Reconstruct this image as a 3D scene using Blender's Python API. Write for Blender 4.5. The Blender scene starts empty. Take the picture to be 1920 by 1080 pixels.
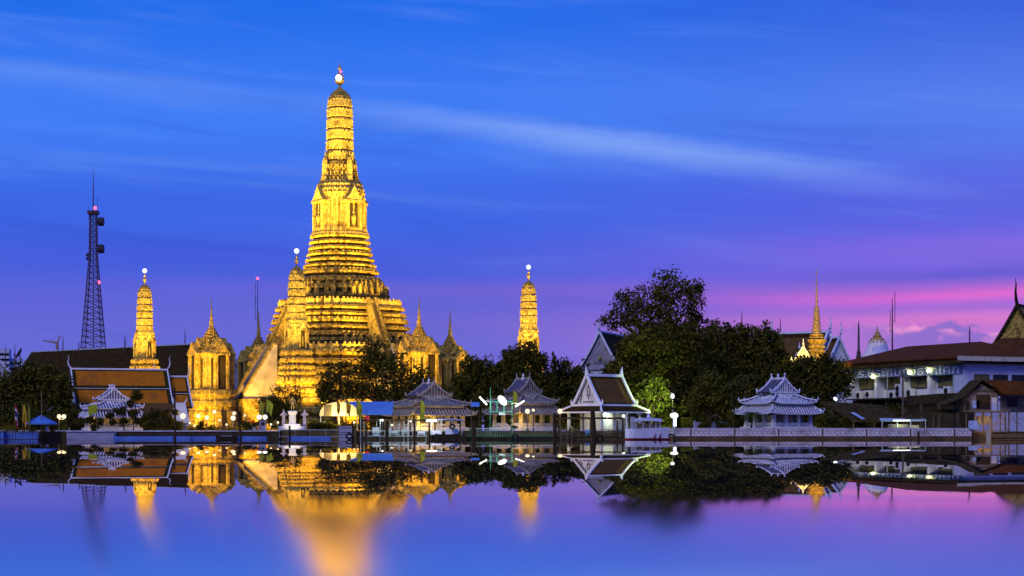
import bpy, math, random
from mathutils import Vector, Matrix
import numpy as np
random.seed(7); RNG = np.random.default_rng(11)
R = math.radians
sc = bpy.context.scene
COL = sc.collection
# ------------------------------------------------------------------ camera
F, HZ, CX, CAMZ = 3600.0, 807.8, 960.0, 1.3     # focal length in photo pixels, horizon row, centre column, eye height
cam = bpy.data.cameras.new('camera'); cam.lens = 36*F/1920; cam.sensor_width = 36
cam.shift_y = (HZ-540)/1920; cam.clip_start = .5; cam.clip_end = 9000
co = bpy.data.objects.new('camera', cam); COL.objects.link(co)
co.location = (0, 0, CAMZ); co.rotation_euler = (R(90), 0, 0); sc.camera = co
def W(X, Y, d): return Vector(((X-CX)/F*d, d, CAMZ+(HZ-Y)/F*d))
def S(d): return d/F
GZ = 1.2                                          # level of the temple ground above the river
# ------------------------------------------------------------------ colour management, sun, sky
sc.view_settings.view_transform = 'Standard'; sc.view_settings.look = 'None'
sc.view_settings.exposure = 0; sc.view_settings.gamma = 1
sc.render.engine = 'CYCLES'
try:
    sc.cycles.use_denoising = True; sc.cycles.sample_clamp_indirect = 6
    sc.cycles.max_bounces = 6; sc.cycles.diffuse_bounces = 2; sc.cycles.caustics_reflective = False
except Exception: pass
sun = bpy.data.lights.new('sun', 'SUN'); sun.energy = 1.05; sun.angle = R(25); sun.color = (.97, .90, 1)
so = bpy.data.objects.new('sun', sun); COL.objects.link(so); so.rotation_euler = (R(52), 0, R(-28))

def lin(c):
    return tuple(((v/255)/12.92 if v/255 <= .04045 else ((v/255+.055)/1.055)**2.4) for v in c)+(1,)
class NT:
    "small helper that adds and links nodes"
    def __init__(s, tree): s.t = tree; s.n = tree.nodes; s.l = tree.links
    def node(s, typ, **kw):
        n = s.n.new(typ)
        for k, v in kw.items(): setattr(n, k, v)
        return n
    def put(s, sock, v):
        if isinstance(v, bpy.types.NodeSocket): s.l.new(v, sock)
        else: sock.default_value = v
    def math(s, op, a, b=0.0, c=0.0):
        n = s.node('ShaderNodeMath', operation=op)
        for i, v in enumerate((a, b, c)):
            s.put(n.inputs[i], v)
        return n.outputs[0]
    def mix(s, f, a, b, mode='MIX'):
        n = s.node('ShaderNodeMix', data_type='RGBA', blend_type=mode)
        s.put(n.inputs[0], f); s.put(n.inputs[6], a); s.put(n.inputs[7], b)
        return n.outputs[2]
    def smooth(s, v, a, b, lo=0.0, hi=1.0):
        n = s.node('ShaderNodeMapRange', interpolation_type='SMOOTHSTEP')
        s.put(n.inputs[0], v)
        for i, q in enumerate((a, b, lo, hi)): s.put(n.inputs[i+1], q)
        return n.outputs[0]
    def bump_fn(s, v, c, w):                        # gaussian-like bump round c
        q = s.math('DIVIDE', s.math('SUBTRACT', v, c), w)
        return s.math('POWER', 2.718, s.math('MULTIPLY', s.math('MULTIPLY', q, q), -1.0))
    def xyz(s, x, y, z):
        n = s.node('ShaderNodeCombineXYZ')
        for i, v in enumerate((x, y, z)): s.put(n.inputs[i], v)
        return n.outputs[0]
    def noise(s, vec, scale, detail=3, rough=.5, dist=0.0):
        n = s.node('ShaderNodeTexNoise'); s.put(n.inputs['Vector'], vec)
        n.inputs['Scale'].default_value = scale; n.inputs['Detail'].default_value = detail
        n.inputs['Roughness'].default_value = rough; n.inputs['Distortion'].default_value = dist
        return n.outputs[0]

world = bpy.data.worlds.new('World'); sc.world = world; world.use_nodes = True
w = NT(world.node_tree); w.n.clear()
tc = w.node('ShaderNodeTexCoord'); sp = w.node('ShaderNodeSeparateXYZ'); w.l.new(tc.outputs['Generated'], sp.inputs[0])
dx, dy, dz = sp.outputs
hor = w.math('SQRT', w.math('ADD', w.math('MULTIPLY', dx, dx), w.math('MULTIPLY', dy, dy)))
el = w.math('ARCTAN2', dz, hor)                    # elevation, radians
az = w.math('ARCTAN2', dx, dy)                     # bearing from the view down-river, radians
ev = w.math('DIVIDE', w.math('ABSOLUTE', el), .24)
def ramp(fac, stops):
    n = w.node('ShaderNodeValToRGB'); w.l.new(fac, n.inputs[0]); cr = n.color_ramp; cr.interpolation = 'EASE'
    while len(cr.elements) < len(stops): cr.elements.new(.5)
    for e, (p, c) in zip(cr.elements, stops): e.position = p; e.color = lin(c)
    return n.outputs[0]
def evY(Y): return math.atan((HZ-Y)/F)/.24
left = ramp(ev, [(0, (112, 112, 212)), (evY(640), (98, 104, 214)), (evY(570), (90, 98, 214)), (evY(500), (66, 92, 220)), (evY(400), (54, 100, 228)),
                 (evY(230), (60, 124, 245)), (evY(0), (26, 106, 234)), (1, (24, 84, 210))])
right = ramp(ev, [(0, (205, 120, 205)), (evY(640), (200, 122, 215)), (evY(570), (160, 100, 222)), (evY(500), (118, 98, 226)), (evY(400), (80, 94, 226)),
                  (evY(230), (76, 122, 236)), (evY(0), (48, 98, 222)), (1, (24, 84, 210))])
azr = w.smooth(az, -.06, .27)
sky = w.mix(azr, left, right)
# soft streaks of high cloud, drawn out along the horizon
tilt = w.math('ADD', el, w.math('MULTIPLY', az, .085))
st = w.noise(w.xyz(w.math('MULTIPLY', az, 5.0), w.math('MULTIPLY', tilt, 55.0), .3), 1.0, 4, .55, .6)
stl = w.smooth(st, .50, .78)
stl2 = w.math('MULTIPLY', stl, w.smooth(el, .05, .13))
sky = w.mix(w.math('MULTIPLY', stl2, .25), sky, lin((120, 158, 244)))
dk = w.smooth(st, .48, .26)
sky = w.mix(w.math('MULTIPLY', dk, .26), sky, lin((36, 70, 196)))
# the long bright cirrus band
curve = w.math('ADD', .1610, w.math('MULTIPLY', w.math('ADD', az, .02), -.125))
curve = w.math('ADD', curve, w.math('MULTIPLY', w.math('MULTIPLY', az, az), -.12))
wob = w.math('MULTIPLY', w.math('SUBTRACT', w.noise(w.xyz(w.math('MULTIPLY', az, 14.0), w.math('MULTIPLY', el, 60.0), 4.0), 1.0, 4, .6), .5), .012)
cb = w.math('ADD', w.math('SUBTRACT', el, curve), wob)
up = w.smooth(cb, .007, -.003); dn = w.smooth(cb, -.015, -.001)
band = w.math('MULTIPLY', w.math('MULTIPLY', up, dn), w.math('MAXIMUM', w.bump_fn(az, .055, .13), w.math('MULTIPLY', w.bump_fn(az, -.25, .14), .38)))
sky = w.mix(w.math('MULTIPLY', band, .66), sky, lin((138, 172, 246)))
# afterglow bands low on the right
wav = w.math('MULTIPLY', w.math('SUBTRACT', w.noise(w.xyz(w.math('MULTIPLY', az, 9.0), w.math('MULTIPLY', el, 20.0), 7.0), 1.0, 3, .5), .5), .006)
elw = w.math('ADD', el, wav)
glow = w.smooth(az, .045, .26)
def elY(Y): return math.atan((HZ-Y)/F)
for Y, wd, c, amt in ((557, .0046, (240, 104, 208), .92), (603, .0042, (246, 128, 206), .80), (522, .0042, (74, 84, 208), .75), (580, .0028, (150, 104, 214), .6), (470, .006, (134, 104, 222), .35)):
    m = w.math('MULTIPLY', w.math('MULTIPLY', w.bump_fn(elw, elY(Y), wd), glow), amt)
    sky = w.mix(m, sky, lin(c))
for Y, wd, c, amt in ((545, .0045, (126, 96, 206), .5), (608, .007, (132, 102, 200), .35)):   # faint mauve bars further left
    sky = w.mix(w.math('MULTIPLY', w.bump_fn(elw, elY(Y), wd), w.math('MULTIPLY', amt, w.smooth(az, -.3, .1))), sky, lin(c))
# bank of cumulus above the school roof
topn = w.noise(w.xyz(w.math('MULTIPLY', az, 30.0), 2.0, 1.5), 1.0, 3, .55)
fine = w.noise(w.xyz(w.math('MULTIPLY', az, 90.0), w.math('MULTIPLY', el, 110.0), 3.0), 1.0, 4, .55)
ctop = w.math('ADD', w.math('ADD', .0545, w.math('MULTIPLY', w.math('SUBTRACT', topn, .5), .022)), w.math('MULTIPLY', w.math('SUBTRACT', fine, .5), .017))
cm = w.math('MULTIPLY', w.smooth(w.math('SUBTRACT', ctop, el), -.0006, .0022), w.smooth(az, .15, .21))
rim = w.smooth(w.math('SUBTRACT', ctop, el), .0105, .001)
puff = w.math('MULTIPLY', w.smooth(w.noise(w.xyz(w.math('MULTIPLY', az, 48.0), w.math('MULTIPLY', el, 80.0), 9.0), 1.0, 3, .5), .47, .62), w.smooth(az, .17, .21))
ccol = w.mix(w.math('MULTIPLY', rim, puff), lin((134, 106, 204)), lin((255, 160, 214)))
sky = w.mix(w.math('MULTIPLY', cm, .96), sky, ccol)
nis = w.node('ShaderNodeTexSky', sky_type='NISHITA'); nis.sun_disc = False; nis.sun_elevation = R(1.0); nis.sun_rotation = R(28)
addn = w.mix(1.0, sky, w.mix(1.0, nis.outputs[0], (.004, .004, .004, 1), 'MULTIPLY'), 'ADD')
bg = w.node('ShaderNodeBackground'); w.l.new(addn, bg.inputs[0]); bg.inputs[1].default_value = 1.0
wo = w.node('ShaderNodeOutputWorld'); w.l.new(bg.outputs[0], wo.inputs[0])

# ------------------------------------------------------------------ materials
MATS = {}
def mat(name, c, rough=.7, var=.25, vs=1.5, bump=0.0, bs=6.0, metal=0.0, island=0.0, dirt=None, voro=0.0, dirt_scale=.35):
    m = bpy.data.materials.new(name); m.use_nodes = True; t = NT(m.node_tree); p = t.n['Principled BSDF']
    g = t.node('ShaderNodeTexCoord'); vec = g.outputs['Object']
    c = (c[0], c[1], c[2], 1)
    n1 = t.noise(vec, vs, 5, .6)
    dark = tuple(v*(1-var) for v in c[:3])+(1,); lite = tuple(min(1, v*(1+var)) for v in c[:3])+(1,)
    col = t.mix(t.smooth(n1, .3, .7), dark, lite)
    if dirt:
        n2 = t.noise(vec, dirt_scale, 6, .65, .4)
        col = t.mix(t.smooth(n2, .5, .68, 0, .75), col, tuple(dirt)+(1,))
    if island:
        ge = t.node('ShaderNodeNewGeometry')
        f = t.math('ADD', 1-island, t.math('MULTIPLY', ge.outputs['Random Per Island'], 2*island))
        col = t.mix(1.0, col, t.xyz(f, f, f), 'MULTIPLY')
    t.l.new(col, p.inputs['Base Color']); p.inputs['Roughness'].default_value = rough; p.inputs['Metallic'].default_value = metal
    if 'Specular IOR Level' in p.inputs: p.inputs['Specular IOR Level'].default_value = .02 if ('leaf' in name or 'tile' in name or 'rust' in name or 'porcelain' in name) else .12
    if bump:
        b = t.node('ShaderNodeBump'); b.inputs['Strength'].default_value = 1; b.inputs['Distance'].default_value = bump
        if voro:
            v = t.node('ShaderNodeTexVoronoi'); t.l.new(vec, v.inputs['Vector']); v.inputs['Scale'].default_value = voro
            h = t.math('ADD', v.outputs['Distance'], t.noise(vec, bs, 4, .6))
        else: h = t.noise(vec, bs, 4, .6)
        t.l.new(h, b.inputs['Height']); t.l.new(b.outputs[0], p.inputs['Normal'])
    MATS[name] = m; return m
def glow_mat(name, c, s):
    m = bpy.data.materials.new(name); m.use_nodes = True; t = NT(m.node_tree); t.n.clear()
    e = t.node('ShaderNodeEmission'); e.inputs[0].default_value = tuple(c)+(1,); e.inputs[1].default_value = s
    o = t.node('ShaderNodeOutputMaterial'); t.l.new(e.outputs[0], o.inputs[0]); MATS[name] = m; return m
mat('porcelain', (.43, .30, .065), .7, .5, 1.6, .09, 8, dirt=(.09, .05, .010), voro=4.5, dirt_scale=.5)
mat('porcelain_fine', (.47, .345, .085), .6, .42, 2.4, .06, 12, dirt=(.15, .085, .02), voro=5, dirt_scale=.6)
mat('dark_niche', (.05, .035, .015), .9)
mat('flank_plaster', (.62, .52, .34), .8, .12, .8, .03, 4, dirt=(.42, .33, .2))
mat('gilt', (.5, .36, .12), .35, .2, 3, metal=.4)
mat('white_plaster', (.66, .66, .68), .8, .12, .9, .02, 5, dirt=(.42, .41, .42), dirt_scale=.25)
mat('white_trim', (.80, .80, .84), .7, .1, 1.2)
mat('pav_rib', (.74, .73, .78), .7, .18, 1.5)
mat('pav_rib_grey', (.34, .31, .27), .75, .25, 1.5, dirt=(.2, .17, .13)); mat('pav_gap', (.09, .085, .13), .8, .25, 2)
mat('cream_wall', (.62, .55, .40), .8, .15, 1.2, dirt=(.4, .34, .24))
mat('orange_tile', (.50, .16, .010), .6, .22, 3.0, .05, 9, dirt=(.30, .10, .02))
mat('green_tile', (.035, .035, .008), .55, .3, 3.0, .03, 9)
mat('brown_tile', (.13, .07, .022), .7, .3, 2.2, .04, 8, dirt=(.08, .05, .02))
mat('dark_tile', (.045, .026, .006), .75, .3, 1.0, .04, 6, dirt=(.025, .018, .01))
mat('rust_tile', (.125, .042, .010), .75, .22, 1.0, .05, 7, dirt=(.065, .028, .014))
mat('rust_sheet', (.07, .046, .014), .8, .4, 1.0, .03, 6, dirt=(.035, .02, .008))
mat('leaf', (.088, .078, .012), .75, .3, .6, island=.55)
mat('leaf_deep', (.072, .063, .010), .75, .3, .6, island=.55)
mat('leaf_light', (.066, .074, .012), .7, .3, .6, island=.5)
mat('bark', (.06, .042, .026), .9, .3, 3, .03, 10)
mat('dark_wood', (.05, .03, .014), .85, .35, 3, .03, 12)
mat('grey_wood', (.13, .10, .062), .85, .3, 3, .02, 12)
mat('bamboo', (.26, .17, .062), .7, .35, 2.5)
mat('steel_dark', (.045, .04, .05), .5, .2, 3)
mat('steel_tower', (.10, .045, .055), .6, .2, 1)
mat('steel_pale', (.42, .50, .50), .5, .2, 2)
mat('green_paint', (.05, .26, .15), .5, .2, 2)
mat('blue_canvas', (.10, .25, .58), .6, .08, 1)
mat('blue_hull_sky', (.11, .22, .60), .5, .15, .6, dirt=(.08, .16, .45))  # blue of the barge hulls, and of the painted sky reflection
mat('grey_conc', (.36, .34, .44), .85, .12, .8, .02, 5, dirt=(.22, .2, .24))
mat('quay', (.06, .045, .026), .9, .3, .7, .05, 3)
mat('seawall', (.76, .66, .70), .85, .12, 1.0, .03, 4, dirt=(.34, .26, .26))
mat('mudwall', (.11, .075, .03), .9, .4, .6, .06, 3)
mat('ground', (.08, .07, .045), .95, .3, .2)
mat('yellow_flag', (.62, .36, .02), .7, .12, 3)
mat('lime_flag', (.42, .46, .03), .7, .12, 3)
mat('red_cloth', (.6, .02, .05), .7); mat('white_cloth', (.75, .75, .8), .7, .05); mat('navy_cloth', (.02, .03, .16), .7)
mat('boat_white', (.66, .66, .80), .4, .08, .8, dirt=(.5, .48, .6))
mat('boat_red', (.22, .03, .03), .5); mat('glass_dark', (.02, .025, .03), .1)
mat('school_white', (.60, .60, .72), .8, .06, .6, dirt=(.46, .45, .52))
mat('sign_band', (.12, .16, .33), .6, .1, 1); mat('sign_letter', (.62, .7, .86), .6, .04)
mat('rubber', (.015, .014, .013), .8); mat('stripe', (.45, .52, .7), .6)
mat('crane_paint', (.32, .2, .16), .6); mat('tent', (.66, .56, .30), .7, .06, .8)
mat('shack_wall', (.24, .20, .155), .85, .3, 1.2, dirt=(.12, .09, .06)); mat('far_white', (.5, .52, .62), .8)
mat('curtain', (.17, .14, .06), .9, .3, 4)
glow_mat('bulb_white', (1, .97, .92), 2.2); glow_mat('bulb_warm', (1, .84, .50), 1.7); glow_mat('bulb_red', (1, .12, .30), 2.2)
glow_mat('tube_white', (.93, 1, .97), 2.2); glow_mat('bulb_lime', (.95, 1, .35), 5)

# ------------------------------------------------------------------ mesh and object helpers
class MB:
    def __init__(s): s.v = []; s.f = []
    def add(s, vs, fs, M=None):
        o = len(s.v); s.v += [(M @ Vector(v))[:] if M is not None else tuple(v) for v in vs]; s.f += [tuple(i+o for i in f) for f in fs]; return s
    def box(s, c, d, rz=0.0, rx=0.0, ry=0.0):
        x, y, z = (q/2 for q in d)
        vs = [(sx*x, sy*y, sz*z) for sz in (-1, 1) for sx, sy in ((-1, -1), (1, -1), (1, 1), (-1, 1))]
        M = Matrix.Translation(c) @ Matrix.Rotation(rz, 4, 'Z') @ Matrix.Rotation(ry, 4, 'Y') @ Matrix.Rotation(rx, 4, 'X')
        return s.add(vs, [(3, 2, 1, 0), (4, 5, 6, 7), (0, 1, 5, 4), (1, 2, 6, 5), (2, 3, 7, 6), (3, 0, 4, 7)], M)
    def tube(s, pts, rad, n=6, caps=True):
        pts = [Vector(p) for p in pts]; rad = rad if isinstance(rad, (list, tuple)) else [rad]*len(pts)
        o = len(s.v)
        for i, p in enumerate(pts):
            t = (pts[min(i+1, len(pts)-1)]-pts[max(i-1, 0)]).normalized()
            a = t.cross(Vector((0, 0, 1)) if abs(t.z) < .9 else Vector((1, 0, 0))).normalized(); b = t.cross(a)
            for k in range(n):
                q = 2*math.pi*(k+.5)/n; s.v.append((p+(a*math.cos(q)+b*math.sin(q))*rad[i])[:])
        for i in range(len(pts)-1):
            for k in range(n):
                s.f.append((o+i*n+k, o+i*n+(k+1) % n, o+(i+1)*n+(k+1) % n, o+(i+1)*n+k))
        if caps:
            s.f.append(tuple(o+k for k in range(n-1, -1, -1))); s.f.append(tuple(o+(len(pts)-1)*n+k for k in range(n)))
        return s
    def rings(s, rs, caps=True):
        "loft closed rings of equal length"
        n = len(rs[0]); o = len(s.v)
        for r in rs: s.v += [tuple(p) for p in r]
        for i in range(len(rs)-1):
            for k in range(n): s.f.append((o+i*n+k, o+i*n+(k+1) % n, o+(i+1)*n+(k+1) % n, o+(i+1)*n+k))
        if caps:
            s.f.append(tuple(o+k for k in range(n-1, -1, -1))); s.f.append(tuple(o+(len(rs)-1)*n+k for k in range(n)))
        return s
    def plan(s, poly, prof, c=(0, 0, 0)):
        return s.rings([[(c[0]+x*r, c[1]+y*r, c[2]+z) for x, y in poly] for r, z in prof])
    def lathe(s, prof, n=14, c=(0, 0, 0)):
        return s.plan([(math.cos(2*math.pi*k/n), math.sin(2*math.pi*k/n)) for k in range(n)], prof, c)
    def ball(s, c, r, n=12, squash=1.0):
        return s.lathe([(max(.001, r*math.sin(math.pi*i/8)), -r*squash*math.cos(math.pi*i/8)) for i in range(9)], n, c)
    def prism(s, poly, axis, a, b):
        "polygon (u,v) extruded along x or y between a and b"
        n = len(poly)
        P = (lambda u, v, t: (t, u, v)) if axis == 'x' else (lambda u, v, t: (u, t, v))
        vs = [P(u, v, a) for u, v in poly]+[P(u, v, b) for u, v in poly]
        fs = [tuple(range(n)), tuple(range(2*n-1, n-1, -1))]+[(i, i+n, (i+1) % n+n, (i+1) % n) for i in range(n)]
        return s.add(vs, fs)
    def slab(s, grid, th):
        "grid[i][j] of points thickened downwards"
        a, b = len(grid), len(grid[0]); o = len(s.v)
        for g in grid: s.v += [tuple(p) for p in g]
        for g in grid: s.v += [(p[0], p[1], p[2]-th) for p in g]
        I = lambda i, j, k=0: o+k*a*b+i*b+j
        for i in range(a-1):
            for j in range(b-1):
                s.f.append((I(i, j), I(i, j+1), I(i+1, j+1), I(i+1, j))); s.f.append((I(i, j, 1), I(i+1, j, 1), I(i+1, j+1, 1), I(i, j+1, 1)))
        for i in range(a-1):
            s.f.append((I(i, 0), I(i+1, 0), I(i+1, 0, 1), I(i, 0, 1))); s.f.append((I(i, b-1), I(i, b-1, 1), I(i+1, b-1, 1), I(i+1, b-1)))
        for j in range(b-1):
            s.f.append((I(0, j), I(0, j, 1), I(0, j+1, 1), I(0, j+1))); s.f.append((I(a-1, j), I(a-1, j+1), I(a-1, j+1, 1), I(a-1, j, 1)))
        return s
    def build(s, name, m, parent=None, smooth=False, loc=None):
        me = bpy.data.meshes.new(name); me.from_pydata(s.v, [], s.f); me.validate(); me.update()
        me.materials.append(MATS[m]); 
        if smooth: me.polygons.foreach_set('use_smooth', [True]*len(me.polygons))
        o = bpy.data.objects.new(name, me); COL.objects.link(o)
        if parent is not None: o.parent = parent
        if loc is not None: o.location = loc
        return o
def tag(o, label, cat, group=None):
    o['label'] = label; o['category'] = cat
    if group: o['group'] = group
    return o
def thing(name, label, cat, loc=(0, 0, 0), rz=0.0, group=None, sc_=1.0):
    o = bpy.data.objects.new(name, None); COL.objects.link(o); o.location = loc; o.rotation_euler = (0, 0, rz); o.scale = (sc_,)*3
    o.empty_display_size = .3
    return tag(o, label, cat, group)
def struct(o, kind='structure'): o['kind'] = kind; return o
def kids(o): return [c for c in o.children]
def dup(root, loc, label, rz=None, group=None, scale=None):
    r = root.copy(); COL.objects.link(r); r.location = loc; r['label'] = label
    if rz is not None: r.rotation_euler = (0, 0, rz)
    if scale is not None: r.scale = (scale,)*3 if not isinstance(scale, tuple) else scale
    if group: r['group'] = group
    for ch in list(root.children):
        c = ch.copy(); COL.objects.link(c); c.parent = r
        for g in list(ch.children):
            d = g.copy(); COL.objects.link(d); d.parent = c
    return r
def spot(loc, target, power, color, angle, size=.4, blend=.6):
    l = bpy.data.lights.new('flood', 'SPOT'); l.energy = power; l.color = color; l.spot_size = R(angle); l.spot_blend = blend; l.shadow_soft_size = 0.0
    o = bpy.data.objects.new('flood', l); COL.objects.link(o); o.location = loc
    o.rotation_euler = (Vector(target)-Vector(loc)).to_track_quat('-Z', 'Y').to_euler(); return o
def point(loc, power, color, size=.25):
    l = bpy.data.lights.new('lamp_light', 'POINT'); l.energy = power; l.color = color; l.shadow_soft_size = 0.0
    o = bpy.data.objects.new('lamp_light', l); COL.objects.link(o); o.location = loc; return o
GOLD = (1.0, .59, .05); WARM = (1.0, .60, .14)

# ------------------------------------------------------------------ water, ground
def water_mat():
    m = bpy.data.materials.new('river'); m.use_nodes = True; t = NT(m.node_tree); t.n.clear()
    g = t.node('ShaderNodeNewGeometry'); s = t.node('ShaderNodeSeparateXYZ'); t.l.new(g.outputs['Position'], s.inputs[0])
    px, py = s.outputs[0], s.outputs[1]
    # normals lean towards the eye to squash the reflected image, more so nearer
    wv = t.math('MAXIMUM', py, 12.0)
    delta = t.math('DIVIDE', CAMZ, wv)
    e = t.math('SUBTRACT', t.math('MULTIPLY', delta, 1.795), 16.2*2.795/F)
    e = t.math('ADD', t.math('MULTIPLY', e, 300.0), CAMZ)
    slope = t.math('DIVIDE', e, t.math('MAXIMUM', t.math('SUBTRACT', 300.0, wv), 14.0))
    tl = t.math('MULTIPLY', t.math('SUBTRACT', slope, delta), .5)
    tl = t.math('MINIMUM', t.math('MAXIMUM', tl, 0.0), .06)
    rip = t.noise(t.xyz(t.math('MULTIPLY', px, .35), t.math('MULTIPLY', py, .9), 0.0), 1.0, 3, .6)
    rip2 = t.noise(t.xyz(t.math('MULTIPLY', px, .02), t.math('MULTIPLY', py, .5), 5.0), 1.0, 2, .5)
    tl = t.math('ADD', tl, t.math('MULTIPLY', t.math('SUBTRACT', rip, .5), .0012))
    tl = t.math('ADD', tl, t.math('MULTIPLY', t.math('SUBTRACT', rip2, .5), .0008))
    side = t.math('MULTIPLY', t.math('SUBTRACT', t.noise(t.xyz(t.math('MULTIPLY', px, .5), t.math('MULTIPLY', py, .5), 9.0), 1.0, 2), .5), .003)
    nrm = t.node('ShaderNodeVectorMath', operation='NORMALIZE'); t.l.new(t.xyz(side, t.math('MULTIPLY', tl, -1.0), 1.0), nrm.inputs[0])
    gl = t.node('ShaderNodeBsdfAnisotropic'); gl.distribution = 'GGX'
    gl.inputs['Color'].default_value = (.98, .91, .86, 1)
    t.l.new(t.smooth(py, 46.0, 22.0, .0, .132), gl.inputs['Roughness'])
    gl.inputs['Anisotropy'].default_value = -.62
    t.l.new(t.xyz(1.0, 0.0, 0.0), gl.inputs['Tangent']); t.l.new(nrm.outputs[0], gl.inputs['Normal'])
    df = t.node('ShaderNodeBsdfDiffuse'); df.inputs[0].default_value = (.03, .05, .08, 1)
    mx = t.node('ShaderNodeMixShader'); mx.inputs[0].default_value = .96; t.l.new(df.outputs[0], mx.inputs[1]); t.l.new(gl.outputs[0], mx.inputs[2])
    o = t.node('ShaderNodeOutputMaterial'); t.l.new(mx.outputs[0], o.inputs[0]); MATS['river'] = m
water_mat()
mb = MB(); mb.add([(-900, -60, 0), (900, -60, 0), (900, 291, 0), (-900, 291, 0)], [(0, 1, 2, 3)])
struct(mb.build('river_water', 'river'))
mb = MB(); mb.add([(-5000, 290, GZ), (5000, 290, GZ), (5000, 7000, GZ), (-5000, 7000, GZ), (-5000, 290, -1), (5000, 290, -1)], [(0, 1, 2, 3), (1, 0, 4, 5)])
struct(mb.build('ground', 'ground'))

# ------------------------------------------------------------------ great prang and the temple round it
C = W(637, HZ, 400); C.z = GZ
ROT = R(-45+12.7)                                  # faces of the square base, seen nearly corner on
ROT = math.atan2(-.845, -.535)+math.pi/2           # face normal along the front right stair
def redent(a=.38, b=.9, c=.56, d=.78):
    q = [(1, -a), (1, a), (b, a), (b, c), (d, c), (d, d), (c, d), (c, b), (a, b), (a, 1)]
    out = []
    for k in range(4):
        co_, si = [(1, 0), (0, 1), (-1, 0), (0, -1)][k]
        for x, y in q[1:]: out.append((x*co_-y*si, x*si+y*co_))
    return out
PLAN = redent(); ROUND = redent(.36, .92, .6, .8); TERR = redent(.62, .95, .74, .86)
FRONT = math.atan2(-40, -4.5)                         # bearing of the corner tower nearest the river
def ext(poly):
    a = FRONT-math.pi/4
    return max(x*math.cos(a)-y*math.sin(a) for x, y in poly)
PROT = FRONT-math.pi/4
def perim(poly, r, z, step, fn):
    "call fn(x, y, angle) at regular steps along the outline"
    n = len(poly)
    for i in range(n):
        p = Vector(poly[i])*r; q = Vector(poly[(i+1) % n])*r; L = (q-p).length; k = int(L/step)
        ang = math.atan2(q.y-p.y, q.x-p.x)
        for j in range(k):
            m = p+(q-p)*((j+.5)/k); fn(m.x, m.y, ang)
def row(mb, poly, r, z, h, wd, step, dep=.3, top=0):
    def fn(x, y, a):
        mb.box((x, y, z+h/2), (wd, dep*2, h), a)
        if top: mb.box((x, y, z+h+top/2), (wd*.5, dep*1.2, top), a)
    perim(poly, r, z, step, fn)
def ledges(z0, r0, z1, r1, n, out):
    "stack of mouldings between two levels, widest at the bottom of each"
    P = []
    for i in range(n):
        a = i/n; b = (i+1)/n; za = z0+(z1-z0)*a; h = (z1-z0)/n; ra = r0+(r1-r0)*a; rb = r0+(r1-r0)*b
        P += [(ra-out, za), (ra-out, za+h*.25), (ra-out*.12, za+h*.34), (ra, za+h*.40), (ra, za+h*.66), (ra-out*.3, za+h*.70), (ra-out*.25, za+h*.84), (rb-out, za+h*.999)]
    return P
def zz(Y, d): return CAMZ+(HZ-Y)/F*d-GZ
prang = thing('great_prang', 'tallest floodlit golden tower with stepped terraces and a lamp at its tip', 'temple tower', C, PROT)
E = ext(PLAN); ET = ext(TERR)
def pr(Y, hw, e=None): return (hw*S(400)/(e or E), zz(Y, 400))
def span(mb, poly, e, Yb, hb, Yt, ht, n, out):
    (r0, z0), (r1, z1) = pr(Yb, hb, e), pr(Yt, ht, e); mb.plan(poly, ledges(z0, r0, z1, r1, n, out)); h = (z1-z0)/n
    for i in range(n):                                # carved tile row on every moulding and a thin string course in the hollow
        r = r0+(r1-r0)*i/n; z = z0+h*i
        row(mb, poly, r-.06, z+h*.41, h*.24, .40, .78, .13)
        row(mb, poly, r-out*.3, z+h*.71, h*.17, .3, .62, .15)
# lower terrace
mb = MB(); span(mb, TERR, ET, 803, 196, 660, 168, 9, .85)
r, z = pr(668, 166, ET); row(mb, TERR, r, z, .9, .7, 1.5, .25)
r, z = pr(730, 183, ET); row(mb, TERR, r-.3, z, 1.2, .6, 1.3, .3)
mb.build('lower_terrace', 'porcelain', prang)
mb = MB(); r, z = pr(660, 168, ET); mb.plan(TERR, [(r-.5, z-.2), (r-.5, z+.95), (r-.75, z+.95), (r-.75, z-.2)]); row(mb, TERR, r-.62, z+.95, .45, .35, 1.1, .2); mb.build('lower_parapet', 'porcelain_fine', prang)
# upper terrace
mb = MB(); span(mb, TERR, ET, 661, 144, 576, 119, 7, .85)
r, z = pr(652, 140, ET); row(mb, TERR, r+.1, z, 1.7, .75, 1.7, .35, .5)
r, z = pr(634, 134, ET); row(mb, TERR, r+.1, z, .9, .45, 1.0, .25)
r, z = pr(604, 127, ET); row(mb, TERR, r+.1, z, .45, .5, .9, .2)
mb.build('upper_terrace', 'porcelain', prang)
mb = MB(); r, z = pr(577, 119, ET); mb.plan(TERR, [(r-.2, z-.2), (r-.2, z+1.15), (r-.5, z+1.15), (r-.5, z-.2)]); row(mb, TERR, r-.35, z+1.15, .4, .3, .9, .2); mb.build('upper_parapet', 'porcelain_fine', prang)
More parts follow.
